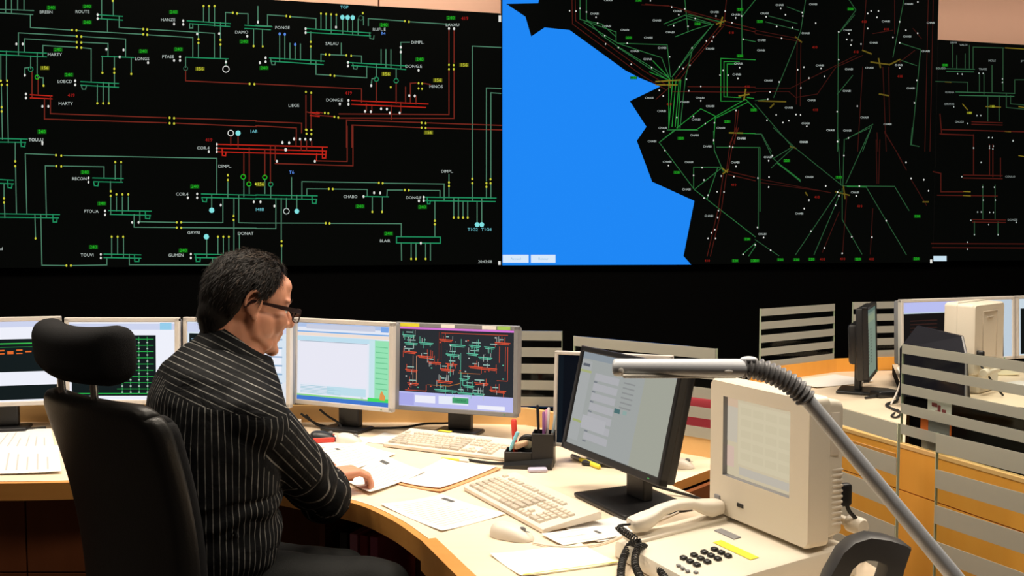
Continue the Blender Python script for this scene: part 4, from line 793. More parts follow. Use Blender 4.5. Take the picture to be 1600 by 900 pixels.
cable('second black cable twisting behind the red and black mouse', [Z(478, 648), Z(492, 662), Z(512, 670), Z(535, 671), Z(558, 672)], .004, M_rubber)
cable('black cable dropping from the pale monitor to the desk left of its stand', [at_y(500, 640, 3.59), at_y(512, 650, 3.57), at_y(528, 660, 3.55), Z(538, 672), Z(556, 677)], .0045, M_rubber)
cable('short black cable falling behind the pale monitor stand', [at_y(552, 642, 3.60), at_y(545, 652, 3.59), at_y(533, 662, 3.57), Z(520, 674)], .004, M_rubber)
cable('small black cable loop beside the diagram monitor stand', [Z(718, 664), Z(705, 668), Z(697, 673), Z(704, 677), Z(712, 672), Z(722, 668), Z(735, 666)], .0038, M_rubber)
cable('black cable end lying before the far keyboard beside the pen holder', [Z(733, 719), Z(752, 722), Z(772, 724), Z(790, 724)], .005, M_rubber)
cable('black cable behind the chair on the left back of the desk', [Z(0, 672), Z(20, 671), Z(45, 670), Z(72, 668)], .0045, M_rubber)

# ------------------------------------------------------------------ papers
def paper(label, corners, lay=0, lines=0, marks=(), mat=None, name='paper_sheet', cat='paper', thick=.0012, curl=.004, group=None):
    c = [on_z(x, y, ZD) for x, y in corners]; z0 = ZD + .0006 + lay * .0022
    n = 8; m = MB(); mt = mat or M_white
    def P(u, v, dz=0):
        p = (c[0] * (1 - u) + c[1] * u) * (1 - v) + (c[3] * (1 - u) + c[2] * u) * v
        k = curl * (abs(2 * u - 1) ** 3) * (abs(2 * v - 1) ** 2)
        return (p.x, p.y, z0 + k + dz)
    vs = [P(i / n, j / n, thick) for j in range(n + 1) for i in range(n + 1)] + [P(i / n, j / n) for j in range(n + 1) for i in range(n + 1)]
    N = (n + 1) ** 2; fs = []
    for j in range(n):
        for i in range(n):
            a = j * (n + 1) + i; fs.append((a, a + 1, a + n + 2, a + n + 1)); fs.append((N + a + n + 1, N + a + n + 2, N + a + 1, N + a))
    for i in range(n):
        for a, b in ((i, i + 1), (n * (n + 1) + i, n * (n + 1) + i + 1), (i * (n + 1), (i + 1) * (n + 1)), (i * (n + 1) + n, (i + 1) * (n + 1) + n)): fs.append((a, b, N + b, N + a))
    m.add(vs, fs, mt)
    rnd = random.Random(len(label))
    for k in range(lines):
        v = .12 + .76 * k / max(1, lines - 1); e = .55 + .33 * rnd.random()
        q = 5
        for j in range(q):
            u0, u1 = .1 + (e - .1) * j / q, .1 + (e - .1) * (j + 1) / q
            m.add([P(u0, v - .008, thick + .0005), P(u1, v - .008, thick + .0005), P(u1, v + .008, thick + .0005), P(u0, v + .008, thick + .0005)], [(0, 1, 2, 3)], M_print)
    for u0, v0, u1, v1, mk in marks:
        m.add([P(u0, v0, thick + .0007), P(u1, v0, thick + .0007), P(u1, v1, thick + .0007), P(u0, v1, thick + .0007)], [(0, 1, 2, 3)], mk)
    return tag(m.build(name), label, cat, group)
paper('white printed sheet at the desk edge in front of the angled keyboard', [(594, 790), (690, 775), (790, 805), (690, 832)], 0, 14, [(.86, .12, .93, .3, M_ink)])
M_ofold = pbr('orange_card', (.74, .36, .16, 1), .6)
paper('thin orange cardboard folder under the white sheet before the far keyboard', [(612, 756), (690, 722), (784, 734), (688, 771)], 0, 0, (), M_ofold, 'card_folder', 'folder', .002)
paper('plain white sheet resting on the orange folder', [(616, 755), (692, 721), (777, 733), (687, 767)], 2, 0)
paper('white document under the man hand with small black mark', [(535, 752), (600, 716), (665, 742), (578, 775)], 3, 9, [(.78, .10, .86, .3, M_ink)])
paper('white sheet lying beyond the hand towards the two mice', [(478, 706), (560, 694), (618, 712), (540, 740)], 1, 8, [(.45, .1, .52, .2, M_ink)])
paper('white mat sheet below the red and black mouse and cream mouse', [(560, 690), (600, 678), (655, 684), (612, 696)], 0, 3)
paper('white pad under the mouse beside the man elbow', [(470, 698), (508, 680), (585, 684), (560, 703)], 0, 0, curl=0)
paper('large white sheet with faint lines on the left end of desk', [(-60, 705), (-10, 668), (80, 672), (88, 712)], 0, 8)
paper('long white chart lying along the left desk edge', [(-80, 745), (-60, 700), (92, 700), (96, 741)], 2, 9)
M_cr = pbr('cream_paper', (.86, .83, .70, 1), .7)
paper('cream sheet with yellow edge at the bottom near the phone', [(765, 868), (905, 850), (968, 882), (815, 903)], 0, 0, [(.02, .965, .99, .995, M_yellow)], M_cr)
paper('white memo slip with small dark mark beside the near mouse', [(845, 838), (930, 826), (965, 842), (880, 856)], 2, 3, [(.82, .35, .88, .6, M_ink)], curl=.001)
paper('wide white sheet between the keyboard and phone terminal', [(880, 826), (985, 803), (1020, 825), (935, 850)], 0, 0)

# ------------------------------------------------------------------ pen holder and pens
hp = on_z(826, 728, ZD); ha = R(-8)
hold = thing('pen_holder', 'black stepped pen holder full of pens beside the far keyboard', 'pen holder', hp, ha)
def obox(m, x0, x1, y0, y1, z0, z1, t=.003):     # open-topped box
    for c, d in ((((x0 + x1) / 2, y0, (z0 + z1) / 2), (x1 - x0, t, z1 - z0)), (((x0 + x1) / 2, y1, (z0 + z1) / 2), (x1 - x0, t, z1 - z0)), ((x0, (y0 + y1) / 2, (z0 + z1) / 2), (t, y1 - y0, z1 - z0)), ((x1, (y0 + y1) / 2, (z0 + z1) / 2), (t, y1 - y0, z1 - z0)), (((x0 + x1) / 2, (y0 + y1) / 2, z0 + t / 2), (x1 - x0, y1 - y0, t))):
        m.box(c, d, M_black, .0008, None, 1)
m = MB(); obox(m, .012, .078, -.01, .06, 0, .105); m.build('tall_compartment', hold)
m = MB(); obox(m, -.075, .010, -.01, .06, 0, .045); m.build('tray', hold)
m = MB(); m.add([(-.075, -.012, 0), (.078, -.012, 0), (.078, -.012, .03), (-.075, -.012, .012), (-.075, -.05, 0), (.078, -.05, 0), (.078, -.05, .02), (-.075, -.05, .008)], [(0, 1, 2, 3), (4, 7, 6, 5), (3, 2, 6, 7), (0, 4, 5, 1), (1, 5, 6, 2), (0, 3, 7, 4)], M_black); m.build('front_slope', hold)
Hm = Matrix.Translation(hp) @ Matrix.Rotation(ha, 4, 'Z')
def pen(label, base, top, r, mat, capm=None, name='pen', cat='pen', group='pens in the black holder'):
    b, t_ = Hm @ Vector(base), Hm @ Vector(top); L = (t_ - b).length
    t = thing(name, label, cat, b, 0, group); t.rotation_mode = 'QUATERNION'; t.rotation_quaternion = Vector((0, 0, 1)).rotation_difference(t_ - b)
    MB().tube([(0, 0, 0), (0, 0, .008), (0, 0, L * .62)], [r * .35, r, r], mat, 12).build('barrel', t, True)
    MB().tube([(0, 0, L * .62), (0, 0, L * .97), (0, 0, L)], [r * 1.1, r * 1.1, r * .7], capm or mat, 12).build('cap', t, True)
    return t
pm_ = lambda n, c: pbr(n, (*c, 1), .4)
pen('red marker standing at the left of the black pen holder', (-.045, .03, .006), (-.052, .035, .140), .0085, pm_('marker_red', (.75, .07, .03)), M_red)
pen('black pen leaning at the back of the pen holder', (.030, .045, .006), (.022, .052, .185), .0045, M_black)
pen('pink pen leaning right in the pen holder', (.035, .03, .006), (.052, .05, .172), .0045, pm_('pen_pink', (.72, .35, .55)))
pen('purple pen beside the pink one in the pen holder', (.045, .025, .006), (.043, .04, .166), .0045, pm_('pen_purple', (.30, .12, .32)))
pen('white pen in the middle of the pen holder', (.05, .04, .006), (.058, .05, .178), .0045, pm_('pen_white', (.8, .76, .76)))
pen('brown pencil leaning right out of the pen holder', (.058, .03, .006), (.080, .045, .155), .004, pm_('pencil_brown', (.45, .26, .14)), pm_('pen_steel_blue', (.35, .42, .45)))
pen('light blue pen leaning on the front left of the pen holder', (-.060, -.004, .047), (-.034, .0, .108), .0055, pm_('pen_cyan', (.25, .65, .80)))
er = thing('eraser', 'tan eraser lying on the low tray of the pen holder', 'eraser', Hm @ Vector((-.028, .020, .046)), R(30)); MB().soft((.05, .024, .018), .005, pm_('eraser_tan', (.70, .45, .28)), 6, None, Matrix.Translation((0, 0, .009)) ).build('block', er, True)
er.rotation_euler = (0, R(-12), R(30)); er.location.z += .008
sp = thing('tape_roll', 'black tape roll lying in the pen holder tray', 'tape', Hm @ Vector((-.008, .04, .036)), 0)
MB().tube([(0.024 * math.cos(a * .2618), .0, .024 + .024 * math.sin(a * .2618)) for a in range(25)], .009, M_black, 10, False).build('roll', sp, True)
MB().tube([(0, -.008, .024), (0, .008, .024)], .014, pbr('cream_core', (.75, .7, .5, 1), .5), 16).build('core', sp, True)
el = thing('eraser', 'lilac oval eraser lying in front of the pen holder', 'eraser', on_z(840, 737, ZD), R(5)); MB().soft((.06, .03, .012), .0058, pm_('eraser_lilac', (.55, .52, .68)), 8, None, Matrix.Translation((0, 0, .006))).build('block', el, True)
def lying_pen(label, p0, p1, r, mat, capm, name='pen', cat='pen'):
    a, b = on_z(*p0, ZD + r), on_z(*p1, ZD + r); L = (b - a).length
    t = thing(name, label, cat, (a.x, a.y, ZD), math.atan2((b - a).y, (b - a).x))
    MB().tube([(0, 0, r * 1.02), (.006, 0, r * 1.02), (L * .66, 0, r * 1.02)], [r * .6, r, r], mat, 12).build('barrel', t, True)
    MB().tube([(L * .66, 0, r * 1.02), (L * .97, 0, r * 1.02), (L, 0, r * 1.02)], [r, r, r * .4], capm, 12).build('tip', t, True)
    return t
lying_pen('yellow pencil lying before the far keyboard', (690, 716), (733, 721), .004, M_yellow, M_white, 'pencil', 'pencil')
lying_pen('yellow highlighter lying under the left edge of the tilted monitor', (937, 730), (893, 712), .0075, M_yellow, M_grey, 'highlighter', 'pen')

# ------------------------------------------------------------------ beige phone terminal
def terminal(label, loc, rz, phone=True):
    t = thing('phone_terminal', label, 'telephone terminal', loc, rz)
    def rr(w_, z0, z1, y, r=.02, n=5, sag=0):       # rounded rectangle ring in xz
        out = []
        for cx, cz, a0 in ((w_ - r, z1 - r, 0), (-w_ + r, z1 - r, 90), (-w_ + r, z0 + r, 180), (w_ - r, z0 + r, 270)):
            for k in range(n + 1):
                a = R(a0 + 90 * k / n); x = cx + r * math.cos(a); z = cz + r * math.sin(a)
                if sag and a0 >= 180: z -= sag * (1 - (x / w_) ** 2)
                out.append((x, y, z))
        return out
    zt, zb_ = .389, .075
    # housing with open front for the screen
    sx0, sx1, sz0, sz1 = -.118, .108, .168, .352
    m = MB()
    m.loft([rr(.165, zb_ + .004, zt - .004, -.003, .014, 5, .016), rr(.168, zb_, zt, .003, .016, 5, .016), rr(.168, zb_, zt, .05, .016, 5, .01)], M_beige, None, False)
    # front frame
    outer = rr(.165, zb_ + .004, zt - .004, -.003, .014, 5, .016); n = len(outer)
    inner = []
    for x, y, z in outer:
        inner.append((max(sx0, min(sx1, x * .8 + (.0))), -.003, max(sz0, min(sz1, (z - .23) * 1.0 + .25))))
    # project the inner ring onto the opening rectangle by angle
    inner = []
    cxm, czm = (sx0 + sx1) / 2, (sz0 + sz1) / 2
    for x, y, z in outer:
        dx, dz = x - cxm, z - czm; s = min(((sx1 - sx0) / 2) / max(1e-6, abs(dx)), ((sz1 - sz0) / 2) / max(1e-6, abs(dz)))
        inner.append((cxm + dx * s, -.003, czm + dz * s))
    for cxn, czn in ((sx0, sz0), (sx1, sz0), (sx0, sz1), (sx1, sz1)):
        i = min(range(n), key=lambda k: (inner[k][0] - cxn) ** 2 + (inner[k][2] - czn) ** 2); inner[i] = (cxn, -.003, czn)
    m.loft([outer, inner], M_beige, None, False)
    MB().loft([[(x, -.0028, z) for x, y, z in inner], [(cxm + (x - cxm) * .985, .004, czm + (z - czm) * .98) for x, y, z in inner], [(cxm + (x - cxm) * .985, .010, czm + (z - czm) * .98) for x, y, z in inner]], M_grey, None, False).build('screen_gasket', t)
    m.build('front_housing', t, True, 30)
    m = MB()
    m.loft([rr(.164, zb_ + .012, zt - .006, .05, .014), rr(.162, zb_ + .014, zt - .008, .072, .014), rr(.160, zb_ + .016, zt - .012, .092, .016), rr(.150, zb_ + .016, zt - .016, .100, .014), rr(.085, zb_ + .05, zt - .10, .15, .02), rr(.07, zb_ + .06, zt - .12, .17, .02)], M_beige)
    if not phone:
        m = MB(); m.loft([rr(.166, zb_ + .006, zt - .002, .05, .014), rr(.164, zb_ + .008, zt - .004, .112, .014), rr(.158, zb_ + .012, zt - .010, .122, .014)], M_beige)
        for x, z, w_, h_ in ((-.075, .25, .004, .2), (.075, .25, .004, .2), (0, .35, .154, .004), (0, .15, .154, .004), (0, .325, .06, .006)): m.box((x, .1235, z), (w_, .004, h_), M_key2, .0008)
    for k in range(11): m.box((.1615, .078, .118 + k * .0115), (.004, .030, .005), M_cream, .001)
    m.box((.1635, .068, .31), (.002, .024, .09), M_cream, .0008); m.box((.166, .046, .2), (.003, .004, .06), M_cream, .001)
    m.build('back_housing', t, True, 30)
    w2, h2 = sx1 - sx0, sz1 - sz0
    D = Disp(lambda u, v, lay=0: Vector((sx0 + u * w2, .009 - .0004 * lay, sz1 - v * h2)))
    e_ = lambda r, g, b: em(r, g, b, .94)
    D.rect(-.01, -.01, 1.01, 1.01, e_(208, 194, 164), 0); D.rect(0, .0, .17, .12, e_(212, 184, 156), 1); D.rect(0, .12, .17, .56, e_(200, 190, 172), 1)
    D.rect(0, .62, .12, .88, e_(214, 186, 170), 1); D.rect(.18, .05, 1, .82, e_(212, 200, 170), 1); D.rect(.2, .85, .95, .95, e_(194, 186, 172), 1)
    for k in range(5):
        for j in range(4): D.rect(.22 + .19 * j, .10 + .14 * k, .38 + .19 * j, .19 + .14 * k, e_(208, 196, 166), 2)
    D.build(t, 'screen')
    MB().box((-.135, -.003, .112), (.02, .006, .010), M_grey, .002).build('slot_button', t)
    MB().box((-.052, -.003, .112), (.022, .004, .009), M_black, .001).build('badge', t)
    b = MB()
    MB().box((.0, .075, .045), (.22, .10, .09), M_beige, .012).build('tilt_stand', t)
    for s in (1,): MB().tube([(.112, .16, .098), (.118, .16, .098), (.150, .16, .098), (.156, .16, .098)], [.012, .019, .019, .015], M_beige, 22).build('tilt_knob', t, True, 50)
    MB().box((0.05, .16, .098), (.12, .018, .018), M_beige, .004).build('tilt_axle', t)
    MB().soft((.022, .05, .05), .008, M_black, 4, None, Matrix.Translation((.125, .125, .165))).tube(bez([(.13, .135, .15), (.135, .14, .13), (.14, .165, .10), (.12, .20, .04), (.1, .22, .006)], 6), .0045, M_rubber).build('plug_lead', t, True)
    if phone:
        prof = []
        def ring(y, zt_, w_, r):
            return [(-w_, y, .004), (-w_, y, zt_ - r), (-w_ + r * .3, y, zt_ - r * .3), (-w_ + r, y, zt_), (w_ - r, y, zt_), (w_ - r * .3, y, zt_ - r * .3), (w_, y, zt_ - r), (w_, y, .004)]
        MB().loft([ring(-.272, .020, .150, .008), ring(-.265, .036, .163, .012), ring(-.24, .042, .170, .012), ring(-.02, .062, .172, .012), ring(.10, .068, .172, .012), ring(.13, .06, .168, .012)], M_beige).build('base', t, True, 35)
        zs = lambda y: .042 + (y + .24) * .0909
        sl = math.atan(.0909)
        kk = None
        for i in range(4):
            for j in range(3):
                y = -.215 + i * .0265; x = .030 + j * .023
                if kk is None:
                    o = MB().soft((.016, .014, .009), .004, M_black, 4).build('dial_key', t, True); kk = o.data
                else: o = bpy.data.objects.new('dial_key', kk); C.objects.link(o); o.parent = t
                o.location = (x, y, zs(y) + .003); o.rotation_euler = (sl, 0, 0)
        for x, y in ((.055, -.245), (.072, -.247), (.089, -.247), (.105, -.238)):
            o = MB().soft((.010, .008, .005), .002, M_grey, 3).build('function_key', t, True); o.location = (x, y, zs(y) + .002)
        o = MB().box((0, 0, 0), (.125, .022, .001), M_yellow).build('yellow_label', t); o.location = (.055, -.100, zs(-.1) + .0012); o.rotation_euler = (sl, 0, 0)
        o = MB().box((0, 0, 0), (.07, .02, .002), M_grey).build('display_strip', t); o.location = (-.03, -.055, zs(-.055) + .0012); o.rotation_euler = (sl, 0, 0)
        m = MB()
        vs, fs = text_mesh('C3'); m.add([(v[0] * .014, v[1] * .012, 0) for v in vs], fs, M_grey); o = m.build('printed_mark', t, None); o.location = (-.105, -.248, zs(-.248) + .0009); o.rotation_euler = (sl, 0, R(60))
        o = MB().soft((.055, .26, .012), .005, M_beige, 6).build('cradle', t, True); o.location = (-.128, -.12, zs(-.12) + .002); o.rotation_euler = (sl, 0, 0)
    return t
TL = Vector((.542, 2.10, ZD)); Trz = math.atan2(-.905, .425)
terminal('beige touchscreen telephone terminal with keypad in the right foreground', TL, Trz)
TX = Matrix.Translation(TL) @ Matrix.Rotation(Trz, 4, 'Z')
hs = thing('telephone_handset', 'beige telephone handset lying on the terminal with black coiled cord', 'telephone handset', TX @ Vector((-.13, -.12, .06)), Trz)
sl = math.atan(.0909); HX = Matrix.Rotation(R(-5), 4, 'Z') @ Matrix.Rotation(sl, 4, 'X')
rings = []
hsv = [(-.118, .018, .012, .014), (-.112, .024, .016, .012), (-.085, .025, .020, .013), (-.062, .022, .016, .020), (-.04, .017, .012, .031), (0, .016, .011, .036), (.04, .017, .012, .031), (.062, .022, .016, .020), (.085, .025, .020, .013), (.112, .024, .016, .012), (.118, .018, .012, .014)]
for y, wx, wz, zc in hsv: rings.append([(wx * math.copysign(abs(math.cos(a)) ** .6, math.cos(a)), y, zc + .012 + wz * math.copysign(abs(math.sin(a)) ** .7, math.sin(a))) for a in [2 * math.pi * k / 16 for k in range(16)]])
MB().loft(rings, M_cream, HX).build('handset_body', hs, True, 60)
inv = (Matrix.Translation(TX @ Vector((-.13, -.12, .06))) @ Matrix.Rotation(Trz, 4, 'Z')).inverted()
st = HX @ Vector((0, -.116, .026))
path = [st, st + Vector((-.004, -.03, -.004))] + [inv @ p for p in (on_z(996, 846, .80), on_z(984, 852, .775), on_z(972, 880, .76), on_z(972, 915, .755), on_z(990, 945, .757), on_z(1004, 915, .765), on_z(992, 880, .775), on_z(999, 855, .79), on_z(1015, 862, .77), on_z(1040, 905, .762), on_z(1075, 950, .76))]
pp = bez(path, 16); cm = MB()
cm.tube(pp[:20], .003, M_rubber, 8)
co = []; ph = 0
for i in range(16, len(pp) - 1):
    t_ = (pp[i + 1] - pp[i]); L = t_.length; d_ = t_.normalized(); a_ = d_.cross(Vector((0, 0, 1))).normalized(); b_ = d_.cross(a_)
    ns = max(3, int(L / .0007))
    for k in range(ns):
        co.append(pp[i] + t_ * k / ns + (a_ * math.cos(ph) + b_ * math.sin(ph)) * .0072); ph += 2 * math.pi * (L / ns) / .0078
cm.tube(co, .0018, M_rubber, 5); cm.build('coiled_cord', hs, True)
# loop bracket beside the terminal
br = thing('plastic_bracket', 'black plastic loop bracket at the bottom right beside the beige terminal', 'bracket', (0, 0, 0), 0)
Yb = 1.76
def bp(px, py, dy=0): p = at_y(px, py, Yb); return Vector((p.x, Yb + dy, p.z))
outl = [bp(1262, 985), bp(1290, 897), bp(1312, 858), bp(1330, 842), bp(1356, 834), bp(1385, 838), bp(1412, 847), bp(1419, 852), bp(1408, 885), bp(1390, 985)]
innl = [bp(1296, 985), bp(1318, 905), bp(1328, 885), bp(1338, 876), bp(1350, 872), bp(1364, 873), bp(1378, 879), bp(1379, 886), bp(1370, 915), bp(1358, 985)]
for lst in (outl, innl): lst[0].z = lst[-1].z = ZD + .001
m = MB(); dep = [-.018, -.014, .014, .034]
rg = []
for o_, i_ in zip(outl, innl):
    c_ = (o_ + i_) / 2
    sh = lambda p, k, dy: Vector((c_.x + (p.x - c_.x) * k, p.y + dy, c_.z + (p.z - c_.z) * k if p.z > ZD + .01 else p.z))
    rg.append([sh(o_, .9, -.02), sh(o_, 1, -.013), sh(o_, 1, .02), sh(o_, .85, .028), sh(i_, .85, .028), sh(i_, 1, .02), sh(i_, 1, -.013), sh(i_, .9, -.02)])
mc = Vector((bp(1330, 985).x, Yb, ZD)); br.location = mc
m.loft(rg, pbr('black_satin_plastic', (.028, .028, .03, 1), .42), Matrix.Translation(-mc)); m.build('loop', br, True, 50)
MB().box((0, .01, .003), (.15, .09, .006), M_black, .002).build('foot_plate', br)

# ------------------------------------------------------------------ gooseneck lamp
Yl = 1.62
def lp(px, py, Y=Yl): return at_y(px, py, Y)
foot = lp(1572, 1000, 1.66); 
lamp = thing('desk_lamp', 'grey tubular desk lamp with corrugated gooseneck reaching over the terminal', 'lamp', (.86, 1.70, ZD), 0)
lo = Vector((.86, 1.70, ZD)); LX = Matrix.Translation(-lo)
h0, h1 = lp(957, 574, 1.66), lp(1166, 575, 1.62)
hd = (h1 - h0).normalized(); up = Vector((0, 0, 1)); sd = hd.cross(up).normalized(); up = sd.cross(hd)
rings = []
for s, k in ((0, .55), (.012, .9), (.03, 1), (.93, 1), (.97, .98), (1.0, .9)):
    p = h0.lerp(h1, s); rings.append([p + sd * .021 * k * math.cos(a) + up * .0155 * k * math.sin(a) for a in [2 * math.pi * i / 24 for i in range(24)]])
MB().loft(rings, M_lampgrey, LX).build('lamp_head', lamp, True, 50)
MB().box(tuple(h0.lerp(h1, .5) - lo - up * .0135), ((h1 - h0).length * .86, .026, .006), pbr('lamp_diffuser', (.72, .68, .6, 1), .4), .002).build('tube_cover', lamp)
for s in (.06, .86):
    p = h0.lerp(h1, s) - sd * -.0 + Vector((0, -.0195, -.003)) - lo
    MB().sphere(tuple(p), (.006 if s < .5 else .009, .003, .006 if s < .5 else .003), M_white).build('screw_cap' if s < .5 else 'switch', lamp, True)
neck = bez([h1 - hd * .006, lp(1185, 577, 1.62), lp(1205, 584, 1.62), lp(1228, 595, 1.62), lp(1248, 610, 1.62), lp(1261, 625, 1.62)], 10)
fine = []; 
tot = 0
for i in range(len(neck) - 1):
    for k in range(8): fine.append(neck[i].lerp(neck[i + 1], k / 8))
rad = []; acc = 0
for i, p in enumerate(fine):
    if i: acc += (p - fine[i - 1]).length
    rad.append(.0165 + .0028 * math.sin(acc / .0092 * 2 * math.pi))
MB().tube(fine, rad, pbr('grey_gooseneck', (.20, .20, .21, 1), .4), 20, True, LX).build('gooseneck', lamp, True, 80)
MB().sphere(tuple(lp(1170, 562, 1.62) - lo), (.015, .012, .006), M_lampgrey).build('clip', lamp, True)
arm0 = lp(1257, 619, 1.62); arm1 = lp(1495, 905, 1.62)
dirn = (arm1 - arm0).normalized(); kz = (ZD + .10 - arm1.z) / dirn.z; arm2 = arm1 + dirn * max(.02, kz)
MB().tube([arm0, arm0.lerp(arm1, .5), arm1, arm2], [.0125, .0135, .0145, .0145], M_lampgrey, 20, True, LX).build('arm', lamp, True, 60)
MB().box(tuple(Vector((.90, 1.665, ZD + .055)) - lo), (.08, .05, .11), M_lampgrey, .008).box(tuple(Vector((.90, 1.67, ZD - .05)) - lo), (.05, .04, .03), M_lampgrey, .004).tube([arm2 - lo, Vector((.91, 1.66, ZD + .1)) - lo], .0145, M_lampgrey, 16).build('clamp', lamp)

# ------------------------------------------------------------------ right workstation items
tp = at_y(1500, 560, 4.22)
terminal('second beige terminal seen from behind on the right desk', Vector((tp.x + .0, 4.22, ZR)), R(-137), False)
dc = at_y(1463, 540, 3.42)
navy = thing('document_holder', 'dark navy slanted document holder before the second terminal on right desk', 'document holder', (1.765, 3.985, .79), R(-38))
MB().loft([[(-.125, -.05, .0), (.13, -.05, .0), (.13, .05, .0), (-.125, .05, .0)], [(-.13, -.045, .20), (.125, -.045, .20), (.125, -.01, .20), (-.13, -.01, .20)], [(-.075, .0, .295), (.10, .0, .262), (.10, .03, .262), (-.075, .03, .295)]], pbr('navy_plastic', (.0025, .003, .009, 1), .6, spec=.15)).build('holder_body', navy)
MB().loft([[(.13, -.05, 0), (.136, -.05, 0), (.136, -.03, 0), (.13, -.03, 0)], [(.125, -.045, .2), (.131, -.045, .2), (.131, -.03, .2), (.125, -.03, .2)], [(.10, 0, .262), (.106, 0, .262), (.106, .012, .262), (.10, .012, .262)]], M_grey).build('side_rim', navy)
def slab(label, px, py, sx, sy, rz, mat, name, cat, h=.004, z=.74, marks=None):
    p = on_z(px, py, z); t = thing(name, label, cat, (p.x, p.y, z), rz)
    rnd = random.Random(px); k = MB()
    n = 6
    def f(v): return Vector((v.x, v.y, v.z + .012 * (v.x / sx) ** 2 * 2))
    k.soft((sx, sy, h), h * .4, mat, 6, f, Matrix.Translation((0, 0, h / 2 + .0005))); k.build('sheets', t)
    return t
slab('open white papers lying on the right desk seen through striped glass', 1585, 606, .30, .22, R(20), M_white, 'paper_sheet', 'paper', .004, ZR)
slab('curled cream booklet on the right desk before the silver monitor', 1552, 584, .2, .14, R(-10), pbr('cream_card', (.7, .62, .42, 1), .7), 'booklet', 'booklet', .008, ZR)
slab('white papers on the far desk under the small striped glass', 1290, 597, .40, .25, R(30), M_white, 'paper_sheet', 'paper')
p = on_z(1390, 622, ZD)
cable('black cables tangled below the far black monitor', [on_z(1352, 622, .745), on_z(1372, 618, .75), on_z(1395, 612, .76), on_z(1402, 625, .75), on_z(1385, 633, .745), on_z(1408, 645, .745)], .006, M_rubber)
cable('white cable rising beside the far black monitor', [on_z(1392, 632, .745), on_z(1402, 612, .80), on_z(1408, 590, .86), on_z(1403, 575, .88)], .004, M_white)
cable('black cable loop on the right desk edge near the glass corner', [on_z(1402, 640, .745), on_z(1408, 646, .75), on_z(1400, 652, .745), on_z(1393, 650, .745), on_z(1398, 645, .748)], .004, M_rubber)
blk = thing('card_reader', 'small black device on the right desk below the far monitor', 'device', on_z(1383, 620, ZD), R(20))
MB().soft((.12, .07, .03), .008, M_black, 5, None, Matrix.Translation((0, 0, .0155))).build('case', blk, True)
# notices fixed behind the glass
A3 = Vector((AD.x, AD.y, 0)); N3 = Vector((AD.y, -AD.x, 0))
def notice(label, px, py, wd, ht, mat, extra=None, name='notice_sheet'):
    d_ = ray(px, py); o_ = Vector((0, 0, CAMZ)); q_ = Vector((A0.x, A0.y, 0)) - N3 * .027
    tt = (q_ - o_).dot(N3) / d_.dot(N3); p_ = o_ + d_ * tt
    t = thing(name, label, 'notice', (p_.x, p_.y, .66), math.atan2(AD.y, AD.x))
    z = p_.z - .66
    MB().box((0, 0, z), (wd, .002, ht), mat).build('sheet', t)
    MB().box((0, -.0005, (z - ht / 2) / 2), (wd * .9, .002, max(.01, z - ht / 2)), M_grey).build('stand', t)
    if extra: extra(t, z)
    return t
def red_marks(t, z):
    m = MB()
    for x, zz, w_, h_ in ((-.02, .008, .022, .012), (.0, .0, .012, .02), (.02, -.006, .016, .010), (-.005, -.012, .02, .006)): m.box((x, -.0016, z + zz), (w_, .001, h_), pbr('dark_red_print', (.28, .05, .06, 1), .6))
    m.build('printed_figures', t)
notice('white notice with dark red figures seen between glass bands', 1468, 638, .10, .055, M_white, red_marks)
notice('orange card seen between glass bands above the orange panel', 1462, 672, .13, .055, pbr('orange_vivid', (.80, .17, .03, 1), .6))
# red chair behind the glass partition
M_redfab = pbr('red_fabric', (.42, .03, .05, 1), .8, bump=.3, bscale=500)
rc = thing('visitor_chair', 'red chair partly visible through the striped glass behind the tilted monitor', 'chair', (.69, 3.86, 0), R(-30))
MB().soft((.46, .06, .22), .025, M_redfab, 10, lambda v: Vector((v.x, v.y + .25 * v.x * v.x, v.z)), Matrix.Translation((0, 0, .72))).build('backrest', rc, True)
MB().soft((.46, .44, .07), .03, M_redfab, 8, None, Matrix.Translation((0, .25, .46))).build('seat', rc, True)
for sx in (-.2, .2):
    MB().tube([(sx, .0, .0), (sx, .02, .45), (sx, -.005, .70)], .011, M_steel, 10).build('leg', rc, True); MB().tube([(sx, .43, 0), (sx, .42, .44)], .011, M_steel, 10).build('leg', rc, True)

# ------------------------------------------------------------------ office chair of the man
fc = Vector((.634, .773, 0)); rc_ = Vector((.773, -.634, 0)); arz = math.atan2(-.634, .773)   # local x = right, y = forward
cpos = Vector((-.895, 1.985, 0)) + fc * .27
ch = thing('office_chair', 'black high-backed office chair with headrest holding the seated man', 'chair', (cpos.x, cpos.y, 0), arz)
TILT = R(8)
def back_def(v):
    x, y, z = v; a, b, r = .235, .32, .07
    cx, cz = max(abs(x) - (a - r), 0), max(abs(z) - (b - r), 0)
    if cx > 0 and cz > 0:
        k = max(cx, cz) / math.hypot(cx, cz); x = math.copysign(a - r + cx * k, x); z = math.copysign(b - r + cz * k, z)
    q = (z + b) / (2 * b)
    return Vector((x * (1 - .16 * (1 - q) ** 1.5), y + .45 * x * x + .035 * math.sin(q * math.pi) - .02, z))
BX = Matrix.Translation((0, -.262, 1.125)) @ Matrix.Rotation(TILT, 4, 'X') @ Matrix.Translation((0, .02, -.32))
MB().soft((.47, .05, .64), .022, M_leather, 22, back_def, BX).build('back_shell', ch, True, 60)
MB().soft((.41, .05, .58), .022, M_fabric, 18, back_def, BX @ Matrix.Translation((0, .038, -.005))).build('back_cushion', ch, True, 60)
